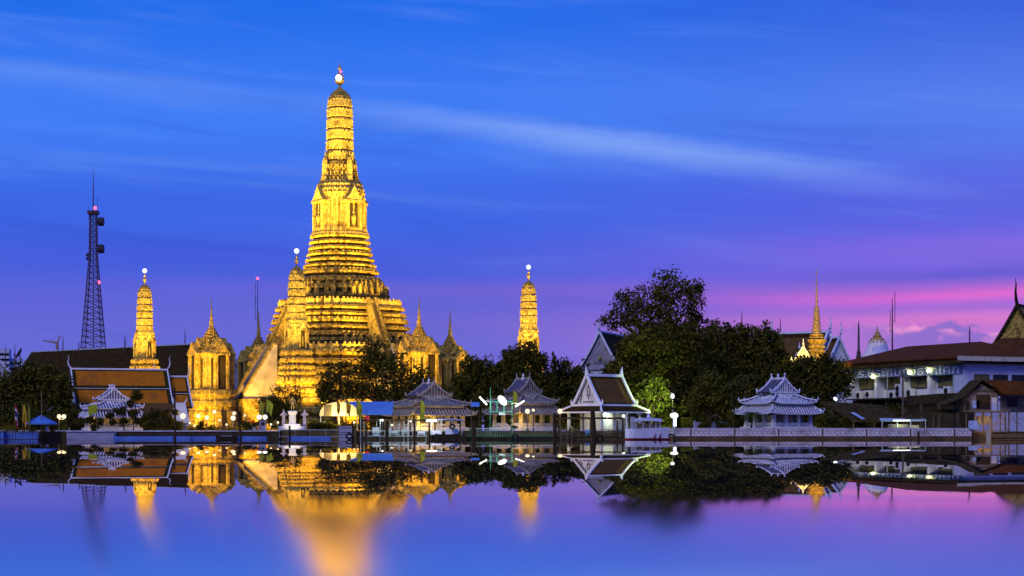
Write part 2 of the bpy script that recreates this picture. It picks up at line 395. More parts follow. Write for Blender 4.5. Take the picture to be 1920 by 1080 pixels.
# stepped base of the tower
mb = MB(); [span(mb, PLAN, E, *q_) for q_ in ((566, 95, 535, 80, 2, 1.0), (535, 80, 506, 69.5, 2, 1.0), (506, 69.5, 474, 60.5, 3, .9), (474, 60.5, 440, 55, 3, .85))]
r, z = pr(556, 92); row(mb, PLAN, r+.25, z, 1.5, .7, 1.35, .3, .5)
r, z = pr(541, 84); row(mb, PLAN, r+.22, z, .9, .55, 1.1, .3, .35)
for Y, hw in ((525, 77), (509, 71.5), (492, 66), (477, 61)):
    r, z = pr(Y, hw); row(mb, PLAN, r-.1, z, .4, .4, .8, .2)
mb.build('stepped_base', 'porcelain', prang)
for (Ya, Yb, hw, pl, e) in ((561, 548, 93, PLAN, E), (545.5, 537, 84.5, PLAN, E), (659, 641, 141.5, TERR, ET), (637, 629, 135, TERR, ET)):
    mb = MB(); r, z = pr(Ya, hw, e); z1 = pr(Yb, hw, e)[1]; mb.plan(pl, [(r-.8, z), (r+.05, z), (r-.15, z1), (r-.8, z1)]); mb.build('gallery_shade_band', 'dark_niche', prang)  # dark rings, slightly proud, painted as the shade of the galleries
# niche storey
mb = MB()
pts = [pr(443, 56), pr(438, 54.5), pr(436, 52.5), pr(430, 51.5), pr(427, 50), pr(424, 49), pr(372, 45.5), pr(368, 47.5), pr(364, 49), pr(360, 46), pr(356, 46.5), pr(352, 43.5), pr(348, 44), pr(345, 41), pr(340, 39)]
mb.plan(PLAN, pts)
for k in range(4):                                   # gabled niche on every side
    a = k*math.pi/2; r = pr(440, 50)[0]; z0 = zz(432, 400); z1 = zz(384, 400); z2 = zz(356, 400)
    M = Matrix.Rotation(a, 4, 'Z')
    t = MB(); t.box((r*.98, -1.55, (z0+z1)/2), (1.2, .6, z1-z0)); t.box((r*.98, 1.55, (z0+z1)/2), (1.2, .6, z1-z0)); t.box((r*.98, 0, z1+.25), (1.4, 4.2, .5))
    t.prism([(-2.2, z1+.5), (2.2, z1+.5), (1.1, z1+1.6), (0, z2+.4), (-1.1, z1+1.6)], 'x', r*.98-.6, r*.98+.6)
    mb.add(t.v, t.f, M)
for k in range(20):
    a = 2*math.pi*k/20
row(mb, PLAN, pr(420, 48.5)[0], zz(424, 400), zz(372, 400)-zz(424, 400), .34, 1.05, .3)
row(mb, PLAN, pr(362, 47)[0], zz(362, 400), .5, .35, .75, .2); row(mb, PLAN, pr(352, 43.5)[0], zz(352, 400), .5, .35, .75, .2)
mb.build('niche_storey', 'porcelain_fine', prang)
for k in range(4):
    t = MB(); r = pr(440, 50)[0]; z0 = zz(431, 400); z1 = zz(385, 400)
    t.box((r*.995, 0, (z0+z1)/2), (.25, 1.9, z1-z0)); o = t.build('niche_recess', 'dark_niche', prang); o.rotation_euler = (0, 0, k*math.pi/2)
for k in range(4):                                   # guardian figure standing in each niche
    mb = MB(); r = pr(440, 50)[0]*1.02; z0 = zz(430, 400)
    mb.lathe([(.5, 0), (.35, .3), (.42, 1.2), (.55, 2.1), (.4, 2.6), (.18, 2.75), (.28, 3.1), (.2, 3.4), (.06, 3.9)], 8, (r, 0, z0))
    o = mb.build('niche_statue', 'porcelain_fine', prang); o.rotation_euler = (0, 0, k*math.pi/2)
# drum with four small towers on its shoulders
mb = MB(); mb.plan(ROUND, [pr(345, 36), pr(336, 33), pr(334, 34.5), pr(330, 34), pr(328, 31), pr(322, 30), pr(320, 32), pr(316, 31), pr(314, 29), pr(306, 28), pr(304, 27)])
for Y, hw in ((342, 35), (331, 33), (318, 31)): row(mb, ROUND, pr(Y, hw)[0], zz(Y, 400), .75, .32, .62, .25)
mb.build('drum', 'porcelain', prang)
for k in range(4):
    mb = MB(); s = S(400)
    mb.plan(PLAN, [(6*s, 0), (6*s, 1), (5*s, 1.3), (5.2*s, 2.2), (5.0*s, 3.4), (4.3*s, 4.2), (2.5*s, 4.9), (.8*s, 5.2), (.5*s, 5.8), (.1*s, 6.4)])
    o = mb.build('shoulder_turret', 'porcelain_fine', prang); a = k*math.pi/2; rr = pr(340, 36)[0]; o.location = (rr*math.cos(a), rr*math.sin(a), zz(342, 400))
# ribbed spire: seven rings of upright leaves
mb = MB(); P = []
lv = [(304, 26.6), (284, 26), (264, 25.5), (244, 25.2), (223, 24.6), (204, 24), (185, 21.5)]
for i in range(len(lv)-1):
    (Ya, ha), (Yb, hb) = lv[i], lv[i+1]
    P += [pr(Ya, ha*.86), pr(Ya-2.2, ha*.86), pr(Ya-2.8, ha), pr(Ya-15, (ha*.25+hb*.75)*.99), pr(Ya-17, hb*1.02), pr(Yb+1.2, hb*1.0), pr(Yb+.3, hb*.86)]
mb.plan(ROUND, P)
for i in range(len(lv)-1):
    Y, hw = lv[i]; h2 = lv[i+1][1]
    row(mb, ROUND, pr(Y, (hw+h2)/2*.985)[0], zz(Y-3, 400), 1.3, .26, .62, .32, .22)
mb.build('ribbed_spire', 'porcelain_fine', prang)
mb = MB(); mb.plan(ROUND, [pr(185.5, 20.6), pr(182, 20), pr(178, 17.5), pr(173, 13.5), pr(169, 9), pr(166, 4.5), pr(164, 2.5)]); mb.build('dome_cap', 'porcelain', prang)
mb = MB(); mb.lathe([(.32, zz(165, 400)), (.2, zz(160, 400)), (.75, zz(157, 400)), (1.0, zz(152, 400)), (.8, zz(145, 400)), (.35, zz(139, 400)), (.2, zz(132, 400)), (.4, zz(129, 400)), (.3, zz(126, 400)), (.1, zz(122, 400)), (.02, zz(117, 400))], 10)
for k in range(6):
    a = k*math.pi/3; mb.tube([(0, 0, zz(158, 400)), (.9*math.cos(a), .9*math.sin(a), zz(152, 400)), (.7*math.cos(a), .7*math.sin(a), zz(138, 400))], [.12, .1, .03], 5)
fin = mb.build('finial', 'gilt', prang)
cs_, sn_ = -math.sin(PROT), -math.cos(PROT)           # towards the river
mb = MB(); mb.ball((cs_*.95+.15, sn_*.95, zz(147.5, 400)), .68); mb.tube([(0, 0, zz(149, 400)), (cs_*.95, sn_*.95, zz(148, 400))], .1, 5); mb.build('tip_lamp', 'bulb_white', prang)
mb = MB(); mb.ball((cs_*.4-.3, sn_*.4, zz(134.5, 400)), .3); mb.build('warning_lamp', 'bulb_red', prang)
# stairs climbing the middle of each side
def stair(side, r0, r1, z0, z1, wd, wallw, name):
    a = side*math.pi/2; n = 22
    t = MB()
    for i in range(n):
        ra = r0+(r1-r0)*i/n; rb = r0+(r1-r0)*(i+1)/n; zt = z1+(z0-z1)*(i+.4)/n
        t.box(((ra+rb)/2, 0, (zt+z0-.3)/2), (rb-ra, wd, zt-z0+.3))
    o = t.build(name, 'porcelain', prang); o.rotation_euler = (0, 0, a)
    for sgn in (-1, 1):
        t = MB(); y = sgn*(wd/2+wallw/2+.003)
        t.prism([(r0-.6, z0-.2), (r1+.3, z0-.2), (r1+.3, z0+1.0), (r0, z1+1.0), (r0-.6, z1+1.0)], 'y', y-wallw/2, y+wallw/2)
        w_ = t.build('stair_flank', 'flank_plaster' if name == 'lower_stair' else 'porcelain', o)
        t = MB(); t.tube([(r0-.6, y, z1+1.1), (r0, y, z1+1.1), (r1+.3, y, z0+1.1)], .42 if name == 'lower_stair' else .24, 4); t.build('stair_coping', 'porcelain', w_)
for k in range(4):
    stair(k, 12.0, 16.6, zz(661, 400), zz(574, 400), 1.3, .35, 'upper_stair')
    stair(k, 17.0, 23.6, zz(748, 392), zz(660, 400), 2.4, .8, 'lower_stair')

hp = zz(748, 392)
mb = MB(); mb.plan(TERR, ledges(0, 20.6, hp, 19.8, 4, .6))
for i in range(4): row(mb, TERR, 20.4-.2*i, hp*(i+.47)/4, hp*.07, .4, .8, .15)
mb.build('base_platform', 'porcelain', prang)
for k in range(4):
    mb = MB(); mb.box((21.0, 0, hp/2-.1), (6.6, 5.6, hp)); mb.box((24.4, 0, hp*.93), (.5, 5.9, hp*.1)); mb.box((24.35, 0, hp*.04), (.7, 6.0, hp*.12))
    n = 13
    for i in range(n): mb.box((24.4+(n-i)*.16, 0, hp*(i+.5)/n/1.0*.98), (.34+(n-i)*.05, 3.2, hp/n*.72))
    o = mb.build('stair_plinth', 'porcelain', prang); o.rotation_euler = (0, 0, k*math.pi/2)
SATP = [(803, 52), (790, 49), (776, 48)]
def corner_prang(loc, label):
    t = thing('corner_prang', label, 'temple tower', loc, PROT, 'four small towers at the corners of the great tower')
    d = 360.0; e = E
    q = lambda Y, hw: (hw*S(d)/e, zz(Y, d))
    mb = MB()
    for Yb, hb, Yt, ht, n in ((806, 54, 762, 47, 2), (762, 46, 726, 41, 2), (726, 41, 706, 36, 1), (706, 38, 684, 32, 2), (684, 33, 655, 27, 2)):
        (r0, z0), (r1, z1) = q(Yb, hb), q(Yt, ht); mb.plan(PLAN, ledges(z0, r0, z1, r1, n, .42))
    for Y, hw in ((740, 42), (715, 36), (695, 33), (668, 28)): row(mb, PLAN, q(Y, hw)[0], zz(Y, d), .9, .22, .5, .2)
    mb.build('stepped_base', 'porcelain', t)
    mb = MB(); mb.plan(PLAN, [q(657, 26), q(654, 22), q(650, 19.5), q(612, 18.5), q(609, 21), q(605, 20), q(602, 21.5), q(598, 19), q(594, 18), q(588, 17.5)])
    for k in range(4):
        M = Matrix.Rotation(k*math.pi/2, 4, 'Z'); s = MB(); r = q(640, 21)[0]; z0 = zz(653, d); z1 = zz(620, d); z2 = zz(600, d)
        s.box((r, -.62, (z0+z1)/2), (.7, .28, z1-z0)); s.box((r, .62, (z0+z1)/2), (.7, .28, z1-z0)); s.box((r, 0, z1+.12), (.8, 1.7, .24))
        s.prism([(-.95, z1+.24), (.95, z1+.24), (.45, z1+.8), (0, z2), (-.45, z1+.8)], 'x', r-.35, r+.35); mb.add(s.v, s.f, M)
    row(mb, PLAN, q(630, 19)[0], zz(652, d), 3.9, .1, .42, .07); row(mb, ROUND, q(590, 18)[0], zz(594, d), .7, .18, .4, .16)
    body = mb.build('niche_storey', 'porcelain_fine', t)
    for k in range(4):
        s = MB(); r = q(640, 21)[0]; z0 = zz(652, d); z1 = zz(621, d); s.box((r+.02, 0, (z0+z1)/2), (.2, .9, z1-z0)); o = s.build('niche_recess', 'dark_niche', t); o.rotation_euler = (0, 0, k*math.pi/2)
    for k in range(4):
        s = MB(); r = q(640, 21)[0]; s.lathe([(.2, 0), (.14, .3), (.22, 1.1), (.1, 1.3), (.14, 1.5), (.02, 1.9)], 7, (r+.2, 0, zz(650, d)))
        o = s.build('niche_statue', 'porcelain_fine', t); o.rotation_euler = (0, 0, k*math.pi/2)
    mb = MB(); P = []; lv = [(588, 17.3), (572, 17.2), (557, 16.9), (543, 16.4), (528, 15.4), (514, 13.6)]
    for i in range(5):
        (Ya, ha), (Yb, hb) = lv[i], lv[i+1]; P += [q(Ya, ha*.84), q(Ya-2.2, ha*.84), q(Ya-2.6, ha), q(Yb+2.4, hb*1.03), q(Yb+.8, hb*1.03), q(Yb+.3, hb*.84)]
    mb.plan(ROUND, P)
    for i in range(5): row(mb, ROUND, q(0, (lv[i][1]+lv[i+1][1])/2)[0]*.985, zz(lv[i][0]-2.6, d), .95, .15, .40, .2)
    mb.build('ribbed_spire', 'porcelain_fine', t)
    mb = MB(); mb.plan(ROUND, [q(514.5, 13), q(510, 12.2), q(506, 10), q(502, 6.5), q(499, 2.5)]); mb.build('dome_cap', 'porcelain', t)
    mb = MB(); mb.lathe([(.16, zz(500, d)), (.1, zz(496, d)), (.38, zz(492, d)), (.42, zz(488, d)), (.15, zz(484, d)), (.28, zz(482, d)), (.06, zz(478, d)), (.04, zz(471, d))], 8); mb.build('finial', 'gilt', t)
    mb = MB(); mb.ball((0, 0, zz(470.5, d)), .46); mb.build('tip_lamp', 'bulb_white', t)
    return t
for (dx_, dy_), lab in (((-4.5, -40), 'small golden tower standing directly in front of the great tower, beside the lower stair'),
                        ((-41.5, 4.5), 'small golden tower rising behind the long orange tiled roof'),
                        ((39.3, -4.5), 'small golden tower rising above the dark trees right of the great tower')):
    corner_prang((C.x+dx_, C.y+dy_, GZ), lab)

def mondop(loc, label, tall=1.0):
    t = thing('spired_shrine', label, 'shrine', loc, PROT+math.pi/4+math.pi/4, 'spired shrines between the corner towers')
    m = .1068; q = lambda Y: (HZ-Y)*m+CAMZ-GZ
    mb = MB(); mb.plan(PLAN, ledges(0, 5.0, q(730), 4.4, 4, .35)); mb.build('plinth', 'porcelain', t)
    mb = MB(); mb.plan(PLAN, [(3.55, q(731)), (3.7, q(729)), (3.4, q(727)), (3.3, q(670)), (3.55, q(667)), (3.75, q(663)), (3.3, q(659)), (2.3, q(652)), (1.9, q(650))]); row(mb, PLAN, 3.36, q(728), q(670)-q(728), .3, .85, .2)
    mb.build('wall', 'porcelain_fine', t)
    for k in range(8):
        b = MB(); sg = 1 if k % 2 else -1; b.box((3.36*.9+.02, sg*.47*3.36, (q(726)+q(674))/2), (.16, .42, q(674)-q(726))); o = b.build('window_slit', 'dark_niche', t); o.rotation_euler = (0, 0, (k//2)*math.pi/2)
    for k in range(4):
        M = Matrix.Rotation(k*math.pi/2, 4, 'Z')
        s = MB(); z0, z1 = q(730), q(668)
        s.box((3.9, -1.25, (z0+z1)/2), (1.1, .5, z1-z0)); s.box((3.9, 1.25, (z0+z1)/2), (1.1, .5, z1-z0)); s.box((3.9, 0, z1+.2), (1.4, 3.4, .4))
        s.prism([(-1.9, z1+.4), (1.9, z1+.4), (.95, z1+1.35), (0, q(643)), (-.95, z1+1.35)], 'x', 3.3, 4.5)
        s.prism([(-1.7, z1+1.6), (1.7, z1+1.6), (.8, z1+2.5), (0, q(634)), (-.8, z1+2.5)], 'x', 1.2, 3.3)
        b = MB(); b.add(s.v, s.f, M); b.build('porch', 'porcelain', t)
        s = MB(); s.box((3.75, 0, (z0+z1)/2-.1), (.6, 1.7, z1-z0-.3)); b = MB(); b.add(s.v, s.f, M); b.build('doorway', 'dark_niche', t)
    mb = MB(); P = []
    n = 7
    for i in range(n):
        r = 2.15*(1-i/n)**1.25+.36; z = q(651)+(q(612)-q(651))*i/n; h = (q(612)-q(651))/n
        P += [(r*.78, z), (r, z+h*.2), (r*.95, z+h*.45), (r*.74, z+h*.95)]
        row(mb, PLAN, r, z+h*.3, h*.75, .16, .42, .1, .12)
    mb.plan(PLAN, P); mb.build('tiered_roof', 'porcelain', t)
    mb = MB(); mb.lathe([(.5, q(616)), (.42, q(608)), (.5, q(606)), (.3, q(600)), (.34, q(598)), (.2, q(590)), (.22, q(588)), (.11, q(575)), (.09, q(566)), (.02, q(558))], 9); mb.build('spire', 'porcelain_fine', t)
for (dx_, dy_), lab in (((-24, -17.4), 'golden shrine with a thin spire left of the long white flanked stair'),
                        ((17.6, -22), 'golden spired shrine just right of the great tower, behind the leafy trees'),
                        ((22.4, 17.8), 'farther and darker spired shrine, the right one of the two beside the great tower'),
                        ((-19.8, 22), 'thin dark spire peeping over the terrace left of the front corner tower')):
    mondop((C.x+dx_, C.y+dy_, GZ), lab)

# floodlights of the temple
def rel(a, r, z): return (C.x+r*math.cos(a), C.y+r*math.sin(a), z)
for da, r, pw in ((-.42, 31, 1.0), (.42, 31, 1.0), (-1.15, 36, .9), (1.15, 36, .9)):
    a = FRONT+da
    spot(rel(a, r, 3), (C.x, C.y, 62), 310000*pw, (1, .64, .055), 42, 1.0, 1.0)
    spot(rel(a, r+2, 2.4), (C.x, C.y, 20), 30000*pw, GOLD, 80, .8)
for da in (-.5, .5):
    a = FRONT+da; spot(rel(a, 31, 3), (C.x, C.y, 72), 470000, (1, .77, .21), 17, .5, 1.0)
for da in (-.75, .75, 0.0):
    a = FRONT+da; spot(rel(a, 15.8, zz(574, 400)+2.2), (C.x, C.y, 66), 8000, (1, .70, .12), 60, .5)
for dx_, dy_ in ((-4.5, -40), (-41.5, 4.5), (39.3, -4.5)):
    for ox, oy in ((-9, -9.5), (9, -9.5)):
        spot((C.x+dx_+ox, C.y+dy_+oy, 4), (C.x+dx_, C.y+dy_, 21), 31000, GOLD, 85, .5); spot((C.x+dx_+ox*.9, C.y+dy_-26, 3), (C.x+dx_, C.y+dy_, 27), 95000, (1, .70, .15), 26, .5, .9)
for dx_, dy_, k in ((-24, -17.4, 1), (17.6, -22, 1), (22.4, 17.8, .7)):
    spot((C.x+dx_-2, C.y+dy_-13, 2.4), (C.x+dx_, C.y+dy_, 10), 19000*k, GOLD, 90, .5); spot((C.x+dx_+(20 if dx_ > 20 else -5), C.y+dy_-(10 if dx_ > 20 else 29), 3), (C.x+dx_, C.y+dy_, 17.5), 105000*k, GOLD, 26, .5, .9)

# ------------------------------------------------------------------ Thai and Chinese roofs
def gable_roof(t, L, hw, h, z0, tile='orange_tile', border='green_tile', trim='white_trim', name='roof', tiers=1, horns=True, trim_r=.16, gable='white_plaster', drop=.0, ridge_r=.2, power=1.28, gaps=.22, spike=False):
    "ridge along local x, eaves at y = +-hw, concave slopes; returns the roof mesh that carries its trim"
    def prof(k): return hw*k, z0+h*(1-k)**power
    segs = [(i/tiers, (i+1)/tiers) for i in range(tiers)]
    mb = MB(); bd = MB()
    for ti, (ka, kb) in enumerate(segs):
        off = -gaps*ti; nn = 5
        for sg in (-1, 1):
            full = [[(x, sg*(prof(ka+(kb-ka)*j/nn)[0]+.05*ti), prof(ka+(kb-ka)*j/nn)[1]+off) for j in range(nn+1)] for x in (-L/2, L/2)]
            bd.slab(full, .14)
            e0, e1 = .1, .9; m = min(.05*L+.15, .7) if tiers > 1 else min(.12*L, .55*hw*(kb-ka)+.3)
            fld = [[(x, sg*(prof(ka+(kb-ka)*(e0+(e1-e0)*j/nn))[0]+.05*ti), prof(ka+(kb-ka)*(e0+(e1-e0)*j/nn))[1]+off+.03) for j in range(nn+1)] for x in (-L/2+m, L/2-m)]
            mb.slab(fld, .05)
    rf = bd.build(name, border, t); mb.build('tile_field', tile, rf)
    tr = MB(); tr.tube([(-L/2, 0, z0+h+.08), (L/2, 0, z0+h+.08)], ridge_r, 4)
    for x in (-L/2, L/2):
        for sg in (-1, 1):
            p = [(x*1.004, sg*prof(k/8)[0], prof(k/8)[1]+.1-gaps*int(min(k/8*tiers, tiers-1))) for k in range(9)]
            tr.tube(p, trim_r, 4)
            if horns:
                e = p[-1]; tr.tube([e, (e[0], e[1]+sg*.25, e[2]+.1), (e[0], e[1]+sg*.38, e[2]+.45), (e[0], e[1]+sg*.3, e[2]+.85)], [trim_r, trim_r*.8, trim_r*.5, .02], 5)
    for sg in (-1, 1):
        for ti in range(1, tiers): y_, z_ = prof(segs[ti][0]); tr.tube([(-L/2, sg*(y_+.1), z_-gaps*ti+.05), (L/2, sg*(y_+.1), z_-gaps*ti+.05)], trim_r*.45, 4)
    tr.build('bargeboard', trim, rf)
    if horns:
        for x in (-1, 1):
            c = MB(); b = (x*L/2, 0, z0+h+.1); s = h*.25+.35
            c.tube([b, (b[0]+x*.05*s, 0, b[2]+.5*s), (b[0]+x*.16*s, 0, b[2]+.95*s)], [trim_r*1.3, trim_r*.8, .03], 5) if spike else c.tube([b, (b[0]+x*.22*s, 0, b[2]+.3*s), (b[0]+x*.30*s, 0, b[2]+.65*s), (b[0]+x*.2*s, 0, b[2]+1.0*s), (b[0]+x*.32*s, 0, b[2]+1.35*s)], [trim_r*1.1, trim_r, trim_r*.7, trim_r*.45, .02], 5)
            c.build('ridge_horn', trim, rf)
    if gable:
        for x in (-1, 1):
            g = MB(); pl = [(-prof(k/6)[0]*.93, prof(k/6)[1]-.15) for k in range(6, 0, -1)]+[(0, z0+h-.2)]+[(prof(k/6)[0]*.93, prof(k/6)[1]-.15) for k in range(1, 7)]
            g.prism(pl, 'x', x*(L/2-.45)-.08, x*(L/2-.45)+.08); g.build('gable', gable, t)
    return rf
def skirt(mb_base, mb_rib, w0, d0, z0, w1, d1, z1, lift=.35, rib=.34, sag=1.5, rw=.24):
    "hipped skirt roof with hollow slopes and lifted corners, tile ribs running down each slope"
    n = 5
    def ring(k):
        a = w0+(w1-w0)*k; b = d0+(d1-d0)*k; z = z0+(z1-z0)*k**sag
        pts = []; m = 8
        for s in range(4):
            for j in range(m):
                u = -1+2*j/m
                x, y = [(u*a, -b), (a, u*b), (-u*a, b), (-a, -u*b)][s]
                pts.append((x, y, z+lift*abs(u)**5*(1-k)))
        return pts
    mb_base.rings([[(p[0], p[1], p[2]-.14) for p in ring(0)]]+[ring(k/n) for k in range(n+1)])
    for s in range(4):
        half0, half1 = (w0, w1) if s % 2 == 0 else (d0, d1); cnt = int(2*half0/rib)
        for j in range(cnt+1):
            u = -1+2*j/cnt; pts = []
            for k in range(n+1):
                q = k/n; lim = half0+(half1-half0)*q; x_ = u*half0
                if abs(x_) > lim+1e-6: break
                dd = (d0+(d1-d0)*q) if s % 2 == 0 else (w0+(w1-w0)*q)
                z = z0+(z1-z0)*q**sag+lift*abs(x_/lim)**5*(1-q)+.03
                x, y = [(x_, -dd), (dd, x_), (-x_, dd), (-dd, -x_)][s]; pts.append((x, y, z))
            if len(pts) > 1: mb_rib.tube(pts, rw*.5, 4)
    r0, r1 = ring(0), ring(1)
    for c in (0, 8, 16, 24):                            # hip ridges and upturned ends
        pts = [Vector(ring(k/n)[c])+Vector((0, 0, .12)) for k in range(n+1)]
        mb_rib.tube(pts, [.15]*len(pts), 5)
        e = pts[0]; o = Vector((e.x, e.y, 0)).normalized()
        mb_rib.tube([e, e+o*.2+Vector((0, 0, .18)), e+o*.15+Vector((0, 0, .6))], [.16, .13, .04], 5)
        mb_rib.tube([pts[1]+Vector((0, 0, .1)), pts[1]+Vector((0, 0, .5))], [.1, .04], 5)
    for s in range(4):
        a = [r0[(s*8+j) % 32] for j in range(9)]; mb_rib.tube([(p[0]*1.01, p[1]*1.01, p[2]-.05) for p in a], .09, 4)
def chinese_pavilion(loc, rz, label, s=1.0, zs=1.0, column='white_plaster', ribs='pav_rib'):
    t = thing('river_pavilion', label, 'pavilion', loc, rz, 'white ribbed pavilions along the bank')
    t.scale = (s, s, s*zs)
    b = MB(); b.box((0, 0, .25), (8.4, 8.4, .5)); b.box((0, 0, .55), (7.6, 7.6, .16)); b.build('plinth', 'white_plaster', t)
    for x in (-3.5, -1.17, 1.17, 3.5):
        for y in (-3.5, -1.17, 1.17, 3.5):
            if max(abs(x), abs(y)) < 3: continue
            c = MB(); c.box((x, y, 1.55), (.5, .5, 1.9)); c.box((x, y, .72), (.62, .62, .2)); c.box((x, y, 2.42), (.6, .6, .16)); c.build('column', column, t)
    b = MB(); b.box((0, 0, 1.6), (3.0, 3.0, 2.0)); b.build('inner_wall', 'cream_wall', t)
    b = MB()
    for a in range(4):
        u = MB(); u.box((0, -3.5, .95), (6.4, .14, .42)); b.add(u.v, u.f, Matrix.Rotation(a*math.pi/2, 4, 'Z'))
    b.build('parapet', 'white_plaster', t)
    g, r = MB(), MB(); skirt(g, r, 4.9, 4.9, 2.55, 3.75, 3.75, 3.85, .28, .48, 1.3); lo = g.build('lower_roof', 'pav_gap', t); r.build('tile_ribs', ribs, lo)
    b = MB(); b.box((0, 0, 3.98), (7.3, 7.3, .42)); b.build('frieze', 'white_plaster', t)
    g, r = MB(), MB(); skirt(g, r, 4.25, 4.25, 4.22, 1.7, 1.7, 5.65, .4, .48, 1.35); mi = g.build('middle_roof', 'pav_gap', t)
    for a in range(4):                                   # little valley gablet in the middle of each slope
        u = MB(); u.tube([(-1.3, -1.9, 5.62), (0, -3.0, 4.95), (1.3, -1.9, 5.62)], .17, 4); r.add(u.v, u.f, Matrix.Rotation(a*math.pi/2, 4, 'Z'))
    r.build('tile_ribs', ribs, mi)
    b = MB(); b.box((0, 0, 5.68), (3.6, 3.6, .3)); b.build('neck', 'cream_wall', t)
    # top: crossed gables with slatted fronts and stepped ridges
    g, r = MB(), MB(); hw, h, z0 = 2.75, 2.25, 5.9
    pf = lambda k: (hw*k, z0+h*(1-k)**1.45+.22*k**4)
    for a in (1,):
        u = MB(); v = MB()
        for sg in (-1, 1):
            u.slab([[(x, sg*pf(k/6)[0], pf(k/6)[1]) for k in range(7)] for x in (-1.75, 1.75)], .14)
        for x in (-1.75, 1.75):
            for sg in (-1, 1):
                v.tube([(x, sg*pf(k/6)[0], pf(k/6)[1]+.1) for k in range(7)], .19, 4)
                for k in (2, 4): v.tube([(x, sg*pf(k/6)[0], pf(k/6)[1]+.15), (x, sg*pf(k/6)[0], pf(k/6)[1]+.5)], [.14, .05], 5)
                e = pf(1); v.tube([(x, sg*e[0], e[1]+.1), (x, sg*(e[0]+.1), e[1]+.6)], [.17, .05], 5)
            v.tube([(x, -hw, z0+.08), (x, hw, z0+.08)], .15, 4)
            for j in range(-4, 5):
                y = j*.46; zt = z0+h*(1-min(1, abs(y)/hw))**1.45
                if zt-z0 > .3: v.tube([(x*.97, y, z0+.1), (x*.97, y, zt-.05)], .12, 4)
            v.tube([(x*.9, 0, z0+h), (x, 0, z0+h+.75)], [.22, .08], 5); v.ball((x, 0, z0+h+.8), .16, 8)
            u.prism([(-hw*.9, z0+.12), (0, z0+h*.86), (hw*.9, z0+.12)], 'x', x*.9-.05, x*.9+.05)
        v.tube([(-1.75, 0, z0+h+.1), (1.75, 0, z0+h+.1)], .2, 4)
        M = Matrix.Rotation(a*math.pi/2, 4, 'Z'); g.add(u.v, u.f, M); r.add(v.v, v.f, M)
    to = g.build('top_roof', 'pav_gap', t); r.build('tile_ribs', ribs, to)
    b = MB(); b.lathe([(.3, 8.0), (.34, 8.3), (.12, 8.5), (.2, 8.75), (.03, 9.1)], 8); b.build('finial', 'pav_rib', t)
    return t
def pav(X, Ybase, Yapex, d, rz, label, s, col, ribs='pav_rib'):
    p = W(X, Ybase, d); h = (Ybase-Yapex)*S(d); return chinese_pavilion(p, rz, label, s, h/(9.0*s), col, ribs)
pav(210, 807, 721, 300, R(25), 'white ribbed pavilion half hidden by clipped trees, in front of the orange roof', .93, 'cream_wall')
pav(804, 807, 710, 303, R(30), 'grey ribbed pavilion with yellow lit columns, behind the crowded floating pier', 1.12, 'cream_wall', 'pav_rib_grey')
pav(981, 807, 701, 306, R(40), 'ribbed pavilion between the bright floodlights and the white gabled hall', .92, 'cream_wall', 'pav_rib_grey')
pav(1459, 806, 701, 298, R(29), 'bluish white ribbed pavilion standing alone on the white sea wall', 1.0, 'white_plaster')
# unseen warm lights added before and inside the pavilions, to light the columns
for X, Y, d, pw, c in ((800, 790, 296, 330, GOLD), (850, 786, 294.5, 300, GOLD), (770, 788, 294.5, 200, GOLD), (975, 786, 299, 260, GOLD), (940, 786, 298, 220, GOLD), (1020, 784, 298, 220, GOLD), (1470, 792, 297, 60, WARM), (215, 792, 299, 130, WARM), (170, 785, 296, 110, WARM)):
    point(W(X, Y, d), pw, c)

# white gabled hall by the pier
hall = thing('gabled_hall', 'small hall with white bargeboards, brown tiles and an emblem on its white gable', 'hall', W(1133, 807, 300), R(42), None)
u = S(300); HL, HW = 7.6, 3.1; zb = (807-760)*u
rf = gable_roof(hall, HL, HW, 4.6, zb, 'brown_tile', 'dark_tile', 'white_trim', 'roof', 1, True, .27, 'white_plaster', power=1.12, spike=True, ridge_r=.3)
mb = MB(); g_, r_ = MB(), MB()
for sg in (-1, 1):
    mb.slab([[(x*(HL/2+a_), sg*(HW+b_), zb-.1-c_) for a_, b_, c_ in ((0, 0, 0), (.9, .9, .55), (1.5, 1.7, .95))] for x in (-1, 1)], .12)
    mb.slab([[(sg*(HL/2+a_), y*(HW+b_), zb-.1-c_) for a_, b_, c_ in ((0, 0, 0), (.9, .9, .55), (1.5, 1.7, .95))] for y in (-1, 1)], .12)
sk = mb.build('skirt_roof', 'dark_tile', hall)
mb = MB()
for sx in (-1, 1):
    for sy in (-1, 1): mb.tube([(sx*HL/2, sy*HW, zb+.05), (sx*(HL/2+.9), sy*(HW+.9), zb-.5), (sx*(HL/2+1.5), sy*(HW+1.7), zb-.9)], .2, 4)
for sy in (-1, 1): mb.box((0, sy*(HW+1.7), zb-1.12), (HL+3, .16, .22)); mb.box((0, sy*(HW+.05), zb), (HL+.2, .2, .3))
for sx in (-1, 1): mb.box((sx*(HL/2+1.5), 0, zb-1.12), (.16, 2*HW+3.2, .22)); mb.box((sx*(HL/2+.05), 0, zb), (.2, 2*HW, .3))
mb.build('skirt_trim', 'white_trim', sk)
for x in (-1, -.33, .33, 1):
    for y in (-1, 1):
        c = MB(); c.box((x*(HL/2+.4), y*(HW+.5), (zb-1.2)/2), (.36, .36, zb-1.2)); c.build('column', 'white_plaster', hall)
mb = MB(); mb.box((.6, .4, (zb-1)/2), (HL-2.4, 2*HW-2, zb-1)); mb.build('wall', 'white_plaster', hall)
mb = MB(); xg = -HL/2+.45-.1
